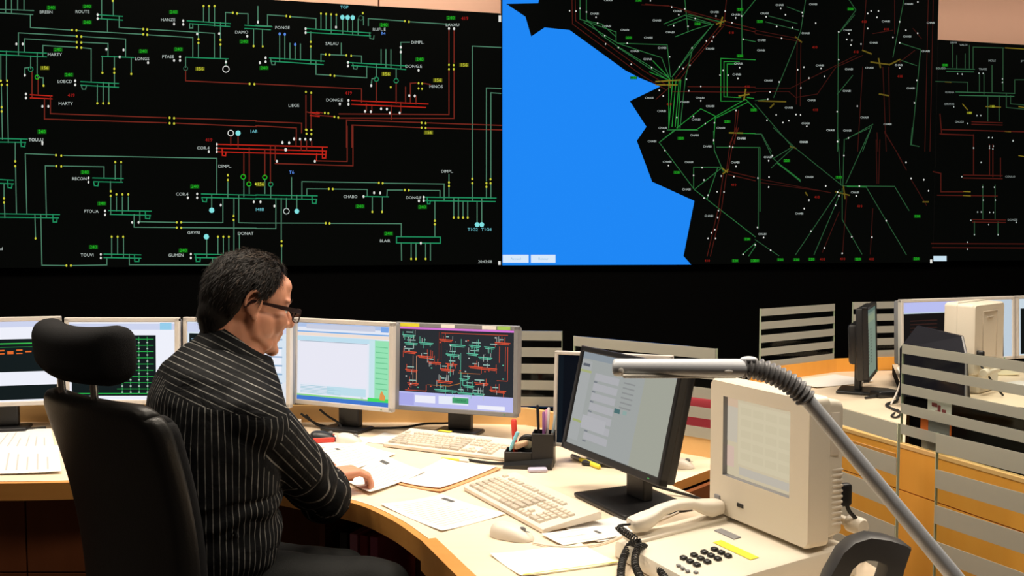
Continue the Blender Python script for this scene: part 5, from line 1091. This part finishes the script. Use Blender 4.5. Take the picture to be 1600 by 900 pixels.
def head_def(v):
    x, y, z = v
    lo_ = max(0, -z / .059)
    return Vector((x * (1 - .10 * lo_) - .02, y + .9 * x * x, z + .014 * (abs(x) / .19) ** 2 * (1 if z > 0 else 0) + .025 * lo_ * max(0, -x / .19) ** 2))
HXm = Matrix.Translation((-.03, -.262, 1.212)) @ Matrix.Rotation(R(4), 4, 'X')
MB().soft((.345, .08, .118), .036, M_fabric, 16, head_def, HXm).build('headrest', ch, True, 60)
for x in (-.07, .07): MB().tube([(x - .04, -.262, 1.18), (x - .04, -.258, 1.105)], .008, M_steel, 10).build('headrest_post', ch, True)
MB().soft((.50, .48, .10), .045, M_leather, 14, lambda v: Vector((v.x, v.y, v.z + (.02 * (abs(v.x) / .25) ** 2))), Matrix.Translation((0, .04, .50))).build('seat', ch, True, 60)
MB().tube([(0, 0, .10), (0, 0, .26), (0, 0, .26), (0, 0, .455)], [.035, .035, .025, .025], M_steel, 18).build('gas_lift', ch, True)
for k in range(5):
    a = 2 * math.pi * k / 5 + .3; c, s = math.cos(a), math.sin(a)
    MB().tube([(0, 0, .115), (c * .15, s * .15, .10), (c * .31, s * .31, .075)], [.028, .024, .016], M_black, 10).build('leg', ch, True)
    w_ = MB().tube([(c * .31 - s * .022, s * .31 + c * .022, .031), (c * .31 + s * .022, s * .31 - c * .022, .031)], .030, M_black, 16); w_.tube([(c * .31, s * .31, .075), (c * .31, s * .31, .03)], .008, M_steel, 8); w_.build('caster', ch, True)
MB().box((0, -.17, .50), (.09, .22, .03), M_black, .008, Matrix.Identity(4)).box((0, -.19, .56), (.08, .03, .14), M_black, .01, None).build('back_bar', ch)

# ------------------------------------------------------------------ the seated man
def remesh(m, voxel, smooth_it=4, fac=.5):
    o = m.build('tmp')
    md = o.modifiers.new('r', 'REMESH'); md.mode = 'VOXEL'; md.voxel_size = voxel; md.use_smooth_shade = True
    if smooth_it:
        s_ = o.modifiers.new('s', 'SMOOTH'); s_.factor = fac; s_.iterations = smooth_it
    dg = bpy.context.evaluated_depsgraph_get(); me = bpy.data.meshes.new_from_object(o.evaluated_get(dg))
    old = o.data; bpy.data.objects.remove(o); bpy.data.meshes.remove(old)
    return me
def add_mesh(me, name, parent, mats):
    me.materials.clear()
    for k in mats: me.materials.append(k)
    me.name = name; me.polygons.foreach_set('use_smooth', [True] * len(me.polygons))
    o = bpy.data.objects.new(name, me); C.objects.link(o); o.parent = parent; return o
def limb(m, pts, rad, mat, seg=16):
    """tapered limb with round ends"""
    pts = [Vector(p) for p in pts]
    m.tube(pts, rad, mat, seg)
    for p, r in zip(pts, rad): m.sphere(tuple(p), r * .995, mat, None, 16)
man = thing('person', 'seated man in black pinstriped shirt and glasses leaning over the desk', 'person', (-.70, 2.24, 0), 0)
MO = Vector((-.70, 2.24, 0)); MX = Matrix.Translation(-MO)
M_skin = bpy.data.materials.new('skin'); M_skin.use_nodes = True
nt = M_skin.node_tree; b_ = nt.nodes['Principled BSDF']; b_.inputs['Roughness'].default_value = .5
tc = nt.nodes.new('ShaderNodeTexCoord'); nz = nt.nodes.new('ShaderNodeTexNoise'); nz.inputs['Scale'].default_value = 14; nz.inputs['Detail'].default_value = 5
mx = nt.nodes.new('ShaderNodeMix'); mx.data_type = 'RGBA'; mx.inputs['A'].default_value = (.60, .255, .15, 1); mx.inputs['B'].default_value = (.68, .32, .20, 1)
nt.links.new(tc.outputs['Object'], nz.inputs['Vector']); nt.links.new(nz.outputs['Fac'], mx.inputs['Factor']); nt.links.new(mx.outputs['Result'], b_.inputs['Base Color'])
b_.inputs['Subsurface Weight'].default_value = .08; b_.inputs['Subsurface Radius'].default_value = (.012, .004, .002)

AB = R(32); f_ = Vector((math.cos(AB), math.sin(AB), 0)); rt = Vector((math.sin(AB), -math.cos(AB), 0)); Zv = Vector((0, 0, 1))
# spine stations: centre, half width (sideways), half depth (fore-aft)
def stations(grow=0):
    S = [((-.735, 2.235, .57), .175, .125), ((-.725, 2.225, .66), .178, .135), ((-.705, 2.215, .78), .172, .138), ((-.70, 2.215, .90), .178, .135), ((-.695, 2.225, 1.0), .19, .138),
         ((-.695, 2.245, 1.075), .188, .135), ((-.688, 2.262, 1.13), .160, .118), ((-.672, 2.282, 1.175), .105, .086), ((-.657, 2.293, 1.192), .064, .062)]
    return [(Vector(c), a + grow, b + grow) for c, a, b in S]
def torso(m, grow, mat, upto=9, start=0):
    rings = []
    for (c, a, b), tz in list(zip(stations(grow), (0, 0, 0, 0, 0, .12, .28, .36, .34)))[start:upto]:
        rings.append([c - Zv * (tz * b * math.copysign(abs(math.sin(t)) ** .9, math.sin(t))) + rt * a * math.copysign(abs(math.cos(t)) ** .85, math.cos(t)) + f_ * b * math.copysign(abs(math.sin(t)) ** .9, math.sin(t)) for t in [2 * math.pi * k / 32 for k in range(32)]])
    m.loft(rings, mat)
SR = Vector((-.672, 2.262, 1.055)) + rt * .165 + f_ * .0
SLf = Vector((-.685, 2.265, 1.095)) - rt * .165 + f_ * .01
ER = at_y(508, 766, 2.42); ER.z = .80; 
WRt = Vector((-.517, 2.635, .787))
EL = Vector((-.72, 2.62, .80)); WLf = Vector((-.635, 2.855, .785))
HC = Vector((-.632, 2.315, 1.298)); AH, PH = R(36), R(14)
HM = Matrix.Translation(HC) @ Matrix.Rotation(AH, 4, 'Z') @ Matrix.Rotation(PH, 4, 'Y') @ Matrix.Scale(.985, 4)
HR = HM.to_3x3()
def hand(m, wr, dr_, side, mat, curl=1.0, s=1.0, flat=False):
    """dr_ = pointing direction, side = +1 right hand (thumb to the left when palm is down)"""
    d = dr_.normalized(); sdv = d.cross(Zv).normalized() * side; upv = sdv.cross(d) * side
    upv = Zv - d * d.dot(Zv); upv.normalize()
    P = lambda a, b_, c: wr + (d * a + sdv * b_ + upv * c) * s
    limb(m, [P(-.03, 0, 0), P(.0, 0, 0), P(.02, 0, .002)], [.026 * s, .025 * s, .026 * s], mat)
    for b_, r in ((-.027, .0135), (-.009, .0145), (.009, .0140), (.026, .0125)): limb(m, [P(.005, b_ * .7, .002), P(.045, b_ * .95, .006), P(.086, b_, .004)], [.016 * s, .0155 * s, r * s * .92], mat, 12)
    for i, (b_, l, r) in enumerate(((-.028, .92, .0092), (-.009, 1.0, .0096), (.010, .94, .0092), (.027, .76, .0082))):
        p = P(.086, b_, .004); seg = [(.044, R(28)), (.027, R(68)), (.022, R(92))] if not flat else [(.044, R(10)), (.027, R(22)), (.022, R(30))]
        pts = [p]; sp = (b_ * .9)
        for j, (ln, an) in enumerate(seg):
            an = an * curl * (1 + .05 * i); p = p + (d * math.cos(an) - upv * math.sin(an) + sdv * sp).normalized() * ln * l * s; pts.append(p)
        limb(m, pts, [r * 1.08 * s, r * s, r * .93 * s, r * .82 * s], mat, 10)
    pts = [P(.012, -.022, -.004), P(.040, -.045, -.012), P(.068, -.052, -.022), P(.090, -.046, -.030)]
    limb(m, pts, [.016 * s, .0125 * s, .0105 * s, .009 * s], mat, 10)

m = MB(); K = M_skin
torso(m, -.012, K, 9)
# neck and head
nb = Vector((-.66, 2.29, 1.16)); 
limb(m, [nb, nb.lerp(HM @ Vector((-.022, 0, -.055)), .5), HM @ Vector((-.022, 0, -.055))], [.066, .060, .060], K, 20)
limb(m, [HM @ Vector((-.06, 0, -.03)), nb - f_ * .03], [.052, .055], K, 20)
def he(c, r, rot=None):
    X = HM @ Matrix.Translation(c) @ (rot or Matrix.Identity(4)); m.sphere((0, 0, 0), r, K, X, 24)
he((-.012, 0, .034), (.099, .0765, .086)); he((-.03, 0, .012), (.082, .074, .085)); he((.030, 0, .022), (.064, .066, .075))
he((.030, 0, -.048), (.058, .056, .060)); he((.060, 0, -.088), (.028, .036, .024)); he((.080, 0, -.101), (.016, .022, .016)); he((.020, 0, -.07), (.055, .058, .03))
for s in (-1, 1):
    he((.058, s * .034, -.028), (.030, .030, .034)); limb(m, [HM @ Vector(p) for p in ((-.012, s * .056, -.03), (.005, s * .052, -.068), (.045, s * .034, -.088))], [.018, .019, .018], K, 14); he((.012, s * .045, -.045), (.045, .026, .045)); he((.066, s * .030, .024), (.022, .030, .011))
he((.070, 0, .022), (.018, .034, .014)); he((.062, 0, .055), (.028, .05, .032))
nr = MB()
def hl(pts, rad): limb(m, [HM @ Vector(p) for p in pts], rad, K, 12)
hl([(.083, 0, .014), (.098, 0, -.008), (.111, 0, -.028)], [.0085, .0095, .0125]); 
for s in (-1, 1): hl([(.098, s * .010, -.033), (.090, s * .014, -.031)], [.009, .009])
he((.078, 0, -.052), (.018, .026, .014)); he((.086, 0, -.059), (.011, .022, .0065)); he((.083, 0, -.071), (.011, .019, .0075))
for s in (-1, 1):   # ears
    er_ = Matrix.Rotation(R(12) * 1, 4, 'Y') @ Matrix.Rotation(s * R(22), 4, 'Z')
    he((-.022, s * .078, -.004), (.016, .0065, .026), er_)
    pts = [(-.022 + .019 * math.cos(t) * 1.0 - .004, s * (.083 + .003 * math.sin(t)), .002 + .029 * math.sin(t) - .0) for t in [R(-60 + 26 * k) for k in range(11)]]
    hl([(p[0] * 1.0, p[1] - s * 0, p[2]) for p in pts], [.0048] * 11)
    he((-.014, s * .081, -.031), (.008, .006, .010))
# arms
limb(m, [SR, SR.lerp(ER, .5), ER], [.058, .047, .040], K); limb(m, [ER, ER.lerp(WRt, .35), WRt], [.040, .041, .027], K)
limb(m, [SLf, SLf.lerp(EL, .5), EL], [.058, .047, .040], K); limb(m, [EL, EL.lerp(WLf, .35), WLf], [.040, .041, .027], K)
hand(m, WRt, Vector((.78, .48, .10)), 1, K, 1.0)
hand(m, WLf, Vector((.35, .9, -.22)), -1, K, 1, 1, True)
# legs
hipR, hipL = Vector((-.70, 2.17, .635)), Vector((-.80, 2.30, .635))
kneR, kneL = Vector((-.315, 2.28, .605)), Vector((-.44, 2.46, .57))
ankR, ankL = Vector((-.40, 2.26, .11)), Vector((-.58, 2.40, .11))
limb(m, [hipR, kneR], [.085, .055], K); limb(m, [hipL, kneL], [.085, .055], K); limb(m, [kneR, kneR.lerp(ankR, .35), ankR], [.052, .055, .036], K); limb(m, [kneL, kneL.lerp(ankL, .35), ankL], [.052, .055, .036], K)
limb(m, [ankR, ankR + f_ * .12 - Zv * .065], [.035, .025], K); limb(m, [ankL, ankL + f_ * .12 - Zv * .065], [.035, .025], K)
for i, v in enumerate(m.v): m.v[i] = tuple(MX @ Vector(v))
bme = remesh(m, .0036, 5, .5)
# eye sockets: press the mesh inwards around the eyes
for v in bme.vertices:
    p = HM.inverted() @ (v.co + MO)
    for s in (-1, 1):
        d = ((p.x - .088) / .022) ** 2 + ((p.y - s * .032) / .020) ** 2 + ((p.z - .002) / .013) ** 2
        if d < 1: v.co += HR @ Vector((-.008 * (1 - d), 0, 0))
body = add_mesh(bme, 'body', man, [M_skin])
bvh = BVHTree.FromPolygons([v.co for v in bme.vertices], [p.vertices for p in bme.polygons])
M_eye = pbr('eye_white', (.75, .72, .68, 1), .2); M_iris = pbr('iris_brown', (.05, .025, .015, 1), .2)
for s in (-1, 1):
    e = MB(); c = MX @ HM @ Vector((.0715, s * .032, .001)); e.sphere(tuple(c), .0118, M_eye); e.sphere(tuple(MX @ HM @ Vector((.0785, s * .032, -.001))), .0058, M_iris); e.build('eye', man, True)
# hair: shell over the scalp plus short strands
hairline = [(0, 52), (25, 50), (38, 44), (48, 30), (58, 14), (68, 0), (78, -10), (86, -12), (93, 2), (103, 9), (110, -8), (116, -34), (126, -47), (145, -53), (180, -55)]
def hl_at(a):
    a = abs(a)
    for (a0, e0), (a1, e1) in zip(hairline, hairline[1:]):
        if a <= a1: return e0 + (e1 - e0) * (a - a0) / (a1 - a0)
    return hairline[-1][1]
hc = Vector((-.015, 0, .03)); HMi = HM.inverted()
def scalp(az, el):
    d = Vector((math.cos(R(el)) * math.cos(R(az)), math.cos(R(el)) * math.sin(R(az)), math.sin(R(el))))
    o = MX @ HM @ (hc + d * .25); dd = -(HR @ d).normalized()
    h = bvh.ray_cast(o, dd, .3)
    if h[0] is None: return None
    return h[0], h[1]
M_hair = pbr('dark_hair', (.012, .0095, .008, 1), .6, var=.5, bscale=90, spec=.22); M_hair2 = pbr('brown_sheen_hair', (.05, .034, .024, 1), .6, var=.4, bscale=90, spec=.22)  # brown strands paint the lit sheen of the crown, a few elsewhere
hm = MB(); NA, NE = 96, 40; grid = []
for i in range(NA):
    az = -180 + 360 * i / NA; e0 = hl_at(az) + 2.5 * noise.noise((az * .15, 0, 0)); colm = []
    for j in range(NE + 1):
        el = e0 + (90 - e0) * (j / NE) ** .9; s_ = scalp(az, min(el, 89.9))
        if s_ is None: s_ = (MX @ HM @ (hc + Vector((0, 0, .09))), Vector((0, 0, 1)))
        p, n = s_
        q = HMi @ (p + MO)
        th = .0025 + .010 * min(1, (el - e0) / 14) * (1 - .35 * max(0, math.sin(R(el)) - .75) * 4 * .5)
        th += .0025 * noise.noise((p.x * 60, p.y * 60, p.z * 25))
        cdir = (HR @ (q - hc)).normalized()
        colm.append(p + cdir * max(.001, th))
    grid.append(colm)
vs = [p for c_ in grid for p in c_]; fs = []
for i in range(NA):
    i2 = (i + 1) % NA
    for j in range(NE): fs.append((i * (NE + 1) + j, i2 * (NE + 1) + j, i2 * (NE + 1) + j + 1, i * (NE + 1) + j + 1))
hm.add(vs, fs, M_hair)
rnd = random.Random(5)
for k in range(9000):
    az = rnd.uniform(-180, 180); e0 = hl_at(az); u = rnd.random(); el = math.degrees(math.asin(math.sin(R(e0)) + (1 - math.sin(R(e0))) * u)) if e0 < 89 else 89
    i = int((az + 180) / 360 * NA) % NA; jf = ((el - e0) / (90 - e0)) ** (1 / .9) * NE; j = min(NE - 1, int(max(0, jf)))
    p = grid[i][j].lerp(grid[i][j + 1], jf - j)
    q = HMi @ (p + MO); nrm = (HR @ (q - hc)).normalized()
    comb = HR @ Vector((-.55 if abs(az) > 50 else .35, .25 * math.copysign(1, q.y) * (1 if abs(q.y) > .02 else .3), -.8 if el < 45 else -.15)); comb = (comb - nrm * comb.dot(nrm))
    comb = (comb.normalized() + Vector((rnd.uniform(-.35, .35), rnd.uniform(-.35, .35), rnd.uniform(-.35, .35)))).normalized()
    L = rnd.uniform(.014, .028); base = p - nrm * .003
    mid_ = base + comb * L * .5 + nrm * rnd.uniform(.003, .007); tip = base + comb * L + nrm * rnd.uniform(.0015, .006)
    sdv = comb.cross(nrm) * rnd.uniform(.0006, .0011)
    hm.add([base - sdv, base + sdv, mid_ + sdv * .8, mid_ - sdv * .8, tip], [(0, 1, 2, 3), (3, 2, 4)], M_hair2 if (el > 55 and rnd.random() < .6) or rnd.random() < .12 else M_hair)
hob = hm.build('hair', man, None); hob.data.polygons.foreach_set('use_smooth', [True] * len(hob.data.polygons))
# eyebrows
eb_ = MB()
for s in (-1, 1):
    for k in range(60):
        t_ = k / 59; p0 = HM @ Vector((.090 - .016 * t_ ** 2 + .002, s * (.014 + .036 * t_), .022 + .006 * math.sin(t_ * 2.5))); p1 = p0 + HR @ Vector((.001, s * .006, rnd.uniform(-.001, .004)))
        eb_.tube([MX @ p0, MX @ p1], [.0009, .0003], M_hair, 4)
eb_.build('eyebrows', man)
# glasses
gm = thing('t', 'x', 'x') if False else None
M_frame = pbr('dark_red_frame', (.020, .006, .006, 1), .3)
M_lens = glass('lens_glass', (.92, .93, .95, 1))
def hp_(x, y, z): return MX @ HM @ Vector((x, y, z))
gf = MB()
for s in (-1, 1):
    loop = [hp_(.113 - .006 * abs(math.cos(t)) * (1 if math.cos(t) > 0 else .2), s * (.033 + .026 * math.copysign(abs(math.cos(t)) ** .7, math.cos(t))), -.006 + .017 * math.copysign(abs(math.sin(t)) ** .7, math.sin(t))) for t in [2 * math.pi * k / 28 for k in range(29)]]
    gf.tube(loop, .0016, M_frame, 8, False)
    tm = [hp_(.108, s * .060, .004), hp_(.09, s * .072, .005), hp_(.05, s * .078, .005), hp_(.01, s * .081, .006), hp_(-.03, s * .083, .006), hp_(-.045, s * .082, -.012)]
    rg = []
    for a_, p in enumerate(tm):
        w_, h_ = .0016, (.0052 if a_ < 3 else .0035); U = HR @ Vector((0, 0, 1)); Sv = HR @ Vector((0, 1, 0)); rg.append([p + Sv * w_ + U * h_, p - Sv * w_ + U * h_, p - Sv * w_ - U * h_, p + Sv * w_ - U * h_])
    gf.loft(rg, M_frame)
gf.tube([hp_(.113, -.008, .002), hp_(.116, 0, .005), hp_(.113, .008, .002)], .0018, M_frame, 8)
go = gf.build('eyeglasses', man, True, 40); go['label'] = 'dark red framed glasses'
for s in (-1, 1):
    lm = MB(); ring_ = [hp_(.1125 - .006 * abs(math.cos(t)) * (1 if math.cos(t) > 0 else .2), s * (.033 + .025 * math.copysign(abs(math.cos(t)) ** .7, math.cos(t))), -.006 + .016 * math.copysign(abs(math.sin(t)) ** .7, math.sin(t))) for t in [2 * math.pi * k / 24 for k in range(24)]]
    lm.add(ring_, [tuple(range(24))], M_lens); lm.build('lens', go)

# --- shirt
M_shirt = bpy.data.materials.new('pinstripe_cotton'); M_shirt.use_nodes = True
nt = M_shirt.node_tree; b_ = nt.nodes['Principled BSDF']; b_.inputs['Roughness'].default_value = .75; b_.inputs['Specular IOR Level'].default_value = .1
at = nt.nodes.new('ShaderNodeAttribute'); at.attribute_name = 'stripe'
def mth(op, a, v=None):
    n = nt.nodes.new('ShaderNodeMath'); n.operation = op; nt.links.new(a, n.inputs[0])
    if v is not None: n.inputs[1].default_value = v
    return n.outputs[0]
fr = mth('FRACT', mth('DIVIDE', at.outputs['Fac'], .0165)); ln = mth('LESS_THAN', fr, .14)
ww = nt.nodes.new('ShaderNodeMix'); ww.data_type = 'RGBA'; ww.inputs['A'].default_value = (.0075, .008, .009, 1); ww.inputs['B'].default_value = (.25, .245, .23, 1)
nf = nt.nodes.new('ShaderNodeTexNoise'); nf.inputs['Scale'].default_value = 28; tcf = nt.nodes.new('ShaderNodeTexCoord'); nt.links.new(tcf.outputs['Object'], nf.inputs['Vector'])
fd = nt.nodes.new('ShaderNodeMapRange'); fd.inputs[1].default_value = .35; fd.inputs[2].default_value = .62; fd.inputs[3].default_value = .25; fd.inputs[4].default_value = 1
nt.links.new(nf.outputs['Fac'], fd.inputs[0]); ml = nt.nodes.new('ShaderNodeMath'); ml.operation = 'MULTIPLY'; nt.links.new(ln, ml.inputs[0]); nt.links.new(fd.outputs[0], ml.inputs[1])
nt.links.new(ml.outputs[0], ww.inputs['Factor']); nt.links.new(ww.outputs['Result'], b_.inputs['Base Color'])
tcs = nt.nodes.new('ShaderNodeTexCoord'); nzs = nt.nodes.new('ShaderNodeTexNoise'); nzs.inputs['Scale'].default_value = 22; nzs.inputs['Detail'].default_value = 3; nzs.inputs['Distortion'].default_value = 1.2
bps = nt.nodes.new('ShaderNodeBump'); bps.inputs['Strength'].default_value = .5; bps.inputs['Distance'].default_value = .01
nt.links.new(tcs.outputs['Object'], nzs.inputs['Vector']); nt.links.new(nzs.outputs['Fac'], bps.inputs['Height']); nt.links.new(bps.outputs[0], b_.inputs['Normal'])
m = MB()
torso(m, .012, M_shirt, 9, 1)
limb(m, [Vector((-.68, 2.26, 1.085)) + rt * .06, SR], [.085, .078], M_shirt, 20); limb(m, [Vector((-.68, 2.26, 1.085)) - rt * .06, SLf], [.085, .078], M_shirt, 20)
CUF = ER.lerp(WRt, .62); CUL = EL.lerp(WLf, .62)
m.tube([SR, SR.lerp(ER, .3), SR.lerp(ER, .7), ER], [.080, .077, .071, .060], M_shirt, 24); m.sphere(tuple(SR), .077, M_shirt); m.sphere(tuple(ER - Zv * .006), .062, M_shirt)
m.tube([ER, ER.lerp(CUF, .4), CUF], [.060, .058, .050], M_shirt, 24)
m.tube([SLf, SLf.lerp(EL, .5), EL], [.08, .07, .056], M_shirt, 24); m.sphere(tuple(SLf), .08, M_shirt); m.sphere(tuple(EL), .0555, M_shirt); m.tube([EL, CUL], [.055, .047], M_shirt, 24)
for i, v in enumerate(m.v): m.v[i] = tuple(MX @ Vector(v))
sme = remesh(m, .0062, 8, .5)
def seg_d(p, a, b):
    ab = b - a; t = max(0, min(1, (p - a).dot(ab) / ab.dot(ab))); return (p - a - ab * t).length, t
armsegs = [(SR, ER, 'u'), (ER, CUF, 'f'), (SLf, EL, 'u'), (EL, CUL, 'f')]
def region(p):
    best = None
    for k, (a, b, kind) in enumerate(armsegs):
        d, t = seg_d(p, a, b)
        if best is None or d < best[0]: best = (d, t, k)
    side = (p - Vector((-.69, 2.24, 0))).dot(rt)
    return best, side
# folds
for v in sme.vertices:
    p = v.co + MO; (d, t, k), side = region(p); n = v.normal
    a = 0
    if d < .085 and k in (0, 2) and t > .02:
        e = max(0, (t - .45) / .55); a = .0065 * e * math.sin(t * 34 + 3 * noise.noise(p * 14)) + .004 * noise.noise(p * 11)
    elif d < .08 and k in (1, 3): a = .0065 * math.sin(t * 19 + 2 * noise.noise(p * 18)) + .002
    else:
        a = .010 * noise.noise((p.x * 9, p.y * 9, p.z * 5)) + .004 * noise.noise(p * 22)
        if p.z < .88: a += .006 * math.sin(p.z * 70 + 5 * noise.noise(p * 7))
    v.co += n * a
shirt = add_mesh(sme, 'shirt', man, [M_shirt])
att = sme.attributes.new('stripe', 'FLOAT', 'CORNER'); vals = [0.0] * len(sme.loops)
for poly in sme.polygons:
    c = poly.center + MO; (d, t, k), side = region(c)
    mode = 'torso'
    if k in (0, 1) and d < (.100 if k == 0 else .09) and (t > .10 or k == 1) and side > .125: mode = 'arm'
    elif k in (0, 1) and d < .078 and c.z < 1.0 and side > .10 and (c - MO).dot(f_) > .1: mode = 'arm'
    elif k in (2, 3) and d < .1 and side < -.145: mode = 'arm'
    elif (k == 1 or k == 3) and d < .09: mode = 'arm'
    elif c.z > 1.14 - .3 * max(0, side) - .25 * max(0, (c - Vector((-.68, 2.26, 0))).dot(f_)): mode = 'yoke'
    if mode == 'arm':
        a, b, kind = armsegs[k]; ax = (b - a).normalized(); A_, B_ = armsegs[0 if k < 2 else 2][:2]; 
        ref = Zv - ax * ax.dot(Zv); ref.normalize(); oth = ax.cross(ref)
    base = None
    for li in poly.loop_indices:
        p = sme.vertices[sme.loops[li].vertex_index].co + MO
        if mode == 'arm':
            q = p - a; an = math.atan2(q.dot(oth), q.dot(ref)) 
            if base is None: base = an
            while an - base > math.pi: an -= 2 * math.pi
            while an - base < -math.pi: an += 2 * math.pi
            vals[li] = an * (.066 if kind == 'u' else .056) + 5
        elif mode == 'yoke':
            q = p - Vector((-.66, 2.29, 1.2)); vals[li] = q.dot(f_) * .55 + q.z * 1.0 + 3
        else:
            ctr = Vector((-.70, 2.22, 0)); q = p - ctr; an = math.atan2(q.dot(rt) / .19, -q.dot(f_) / .14)
            if base is None: base = an
            while an - base > math.pi: an -= 2 * math.pi
            while an - base < -math.pi: an += 2 * math.pi
            vals[li] = an * .17 + 9
att.data.foreach_set('value', vals)
# collar
cl = MB(); ncc = Vector((-.668, 2.284, 1.168)); ax = (HM @ Vector((-.03, 0, -.06)) - nb).normalized()
ax = (Zv + f_ * .58).normalized(); fa = (f_ - ax * f_.dot(ax)).normalized(); sa = rt
rgi = []
for k in range(41):
    t_ = R(-155 + 310 * k / 40) + math.pi; c, s = math.cos(t_), math.sin(t_)
    bk = max(0, -c)
    p_in = ncc + fa * (.083 * c) + sa * (.077 * s); hgt = .052 * (.70 + .30 * bk)
    up_ = p_in + ax * hgt - (fa * c + sa * s) * .004
    outp = ncc + (fa * c + sa * s) * .107 - ax * .014; 
    rgi.append([p_in - ax * .02, up_, up_ + (fa * c + sa * s) * .006 + ax * .003, outp + ax * .004, outp, p_in + (fa * c + sa * s) * .006 - ax * .01])
cl.loft([[MX @ p for p in r_] for r_ in rgi], M_shirt)
co_ = cl.build('collar', shirt, True, 60)
at2 = co_.data.attributes.new('stripe', 'FLOAT', 'CORNER'); v2 = []
for l in co_.data.loops:
    p = co_.data.vertices[l.vertex_index].co + MO; q = p - ncc; v2.append(q.dot(ax) * .9 + Vector((q.dot(fa), q.dot(sa))).length * -.35 + 2.004)
at2.data.foreach_set('value', v2)
# trousers, shoes
M_tr = pbr('charcoal_trousers', (.0075, .008, .0078, 1), .7, spec=.15, bump=.2, bscale=300)
m = MB()
torso(m, .010, M_tr, 2, 0)
m.sphere((-.735, 2.225, .62), (.17, .16, .10), M_tr)
limb(m, [hipR, hipR.lerp(kneR, .5), kneR], [.108, .094, .076], M_tr, 22); limb(m, [hipL, hipL.lerp(kneL, .5), kneL], [.105, .09, .074], M_tr, 22)
limb(m, [kneR, kneR.lerp(ankR, .4), ankR], [.072, .068, .055], M_tr, 20); limb(m, [kneL, kneL.lerp(ankL, .4), ankL], [.072, .068, .055], M_tr, 20)
for i, v in enumerate(m.v): m.v[i] = tuple(MX @ Vector(v))
tme = remesh(m, .008, 8, .5)
for v in tme.vertices: v.co += v.normal * (.006 * noise.noise((v.co.x * 16, v.co.y * 10, v.co.z * 16)))
add_mesh(tme, 'trousers', man, [M_tr])
for an_ in (ankR, ankL):
    m = MB(); m.soft((.29, .10, .09), .04, M_black, 10, lambda v: Vector((v.x, v.y * (1 - .15 * (v.x > .08)), v.z * (1 - max(0, v.x) * 2.2) - max(0, v.x) * .08)), MX @ Matrix.Translation((an_.x + f_.x * .06, an_.y + f_.y * .06, .055)) @ Matrix.Rotation(AB, 4, 'Z')); m.build('shoe', man, True, 60)
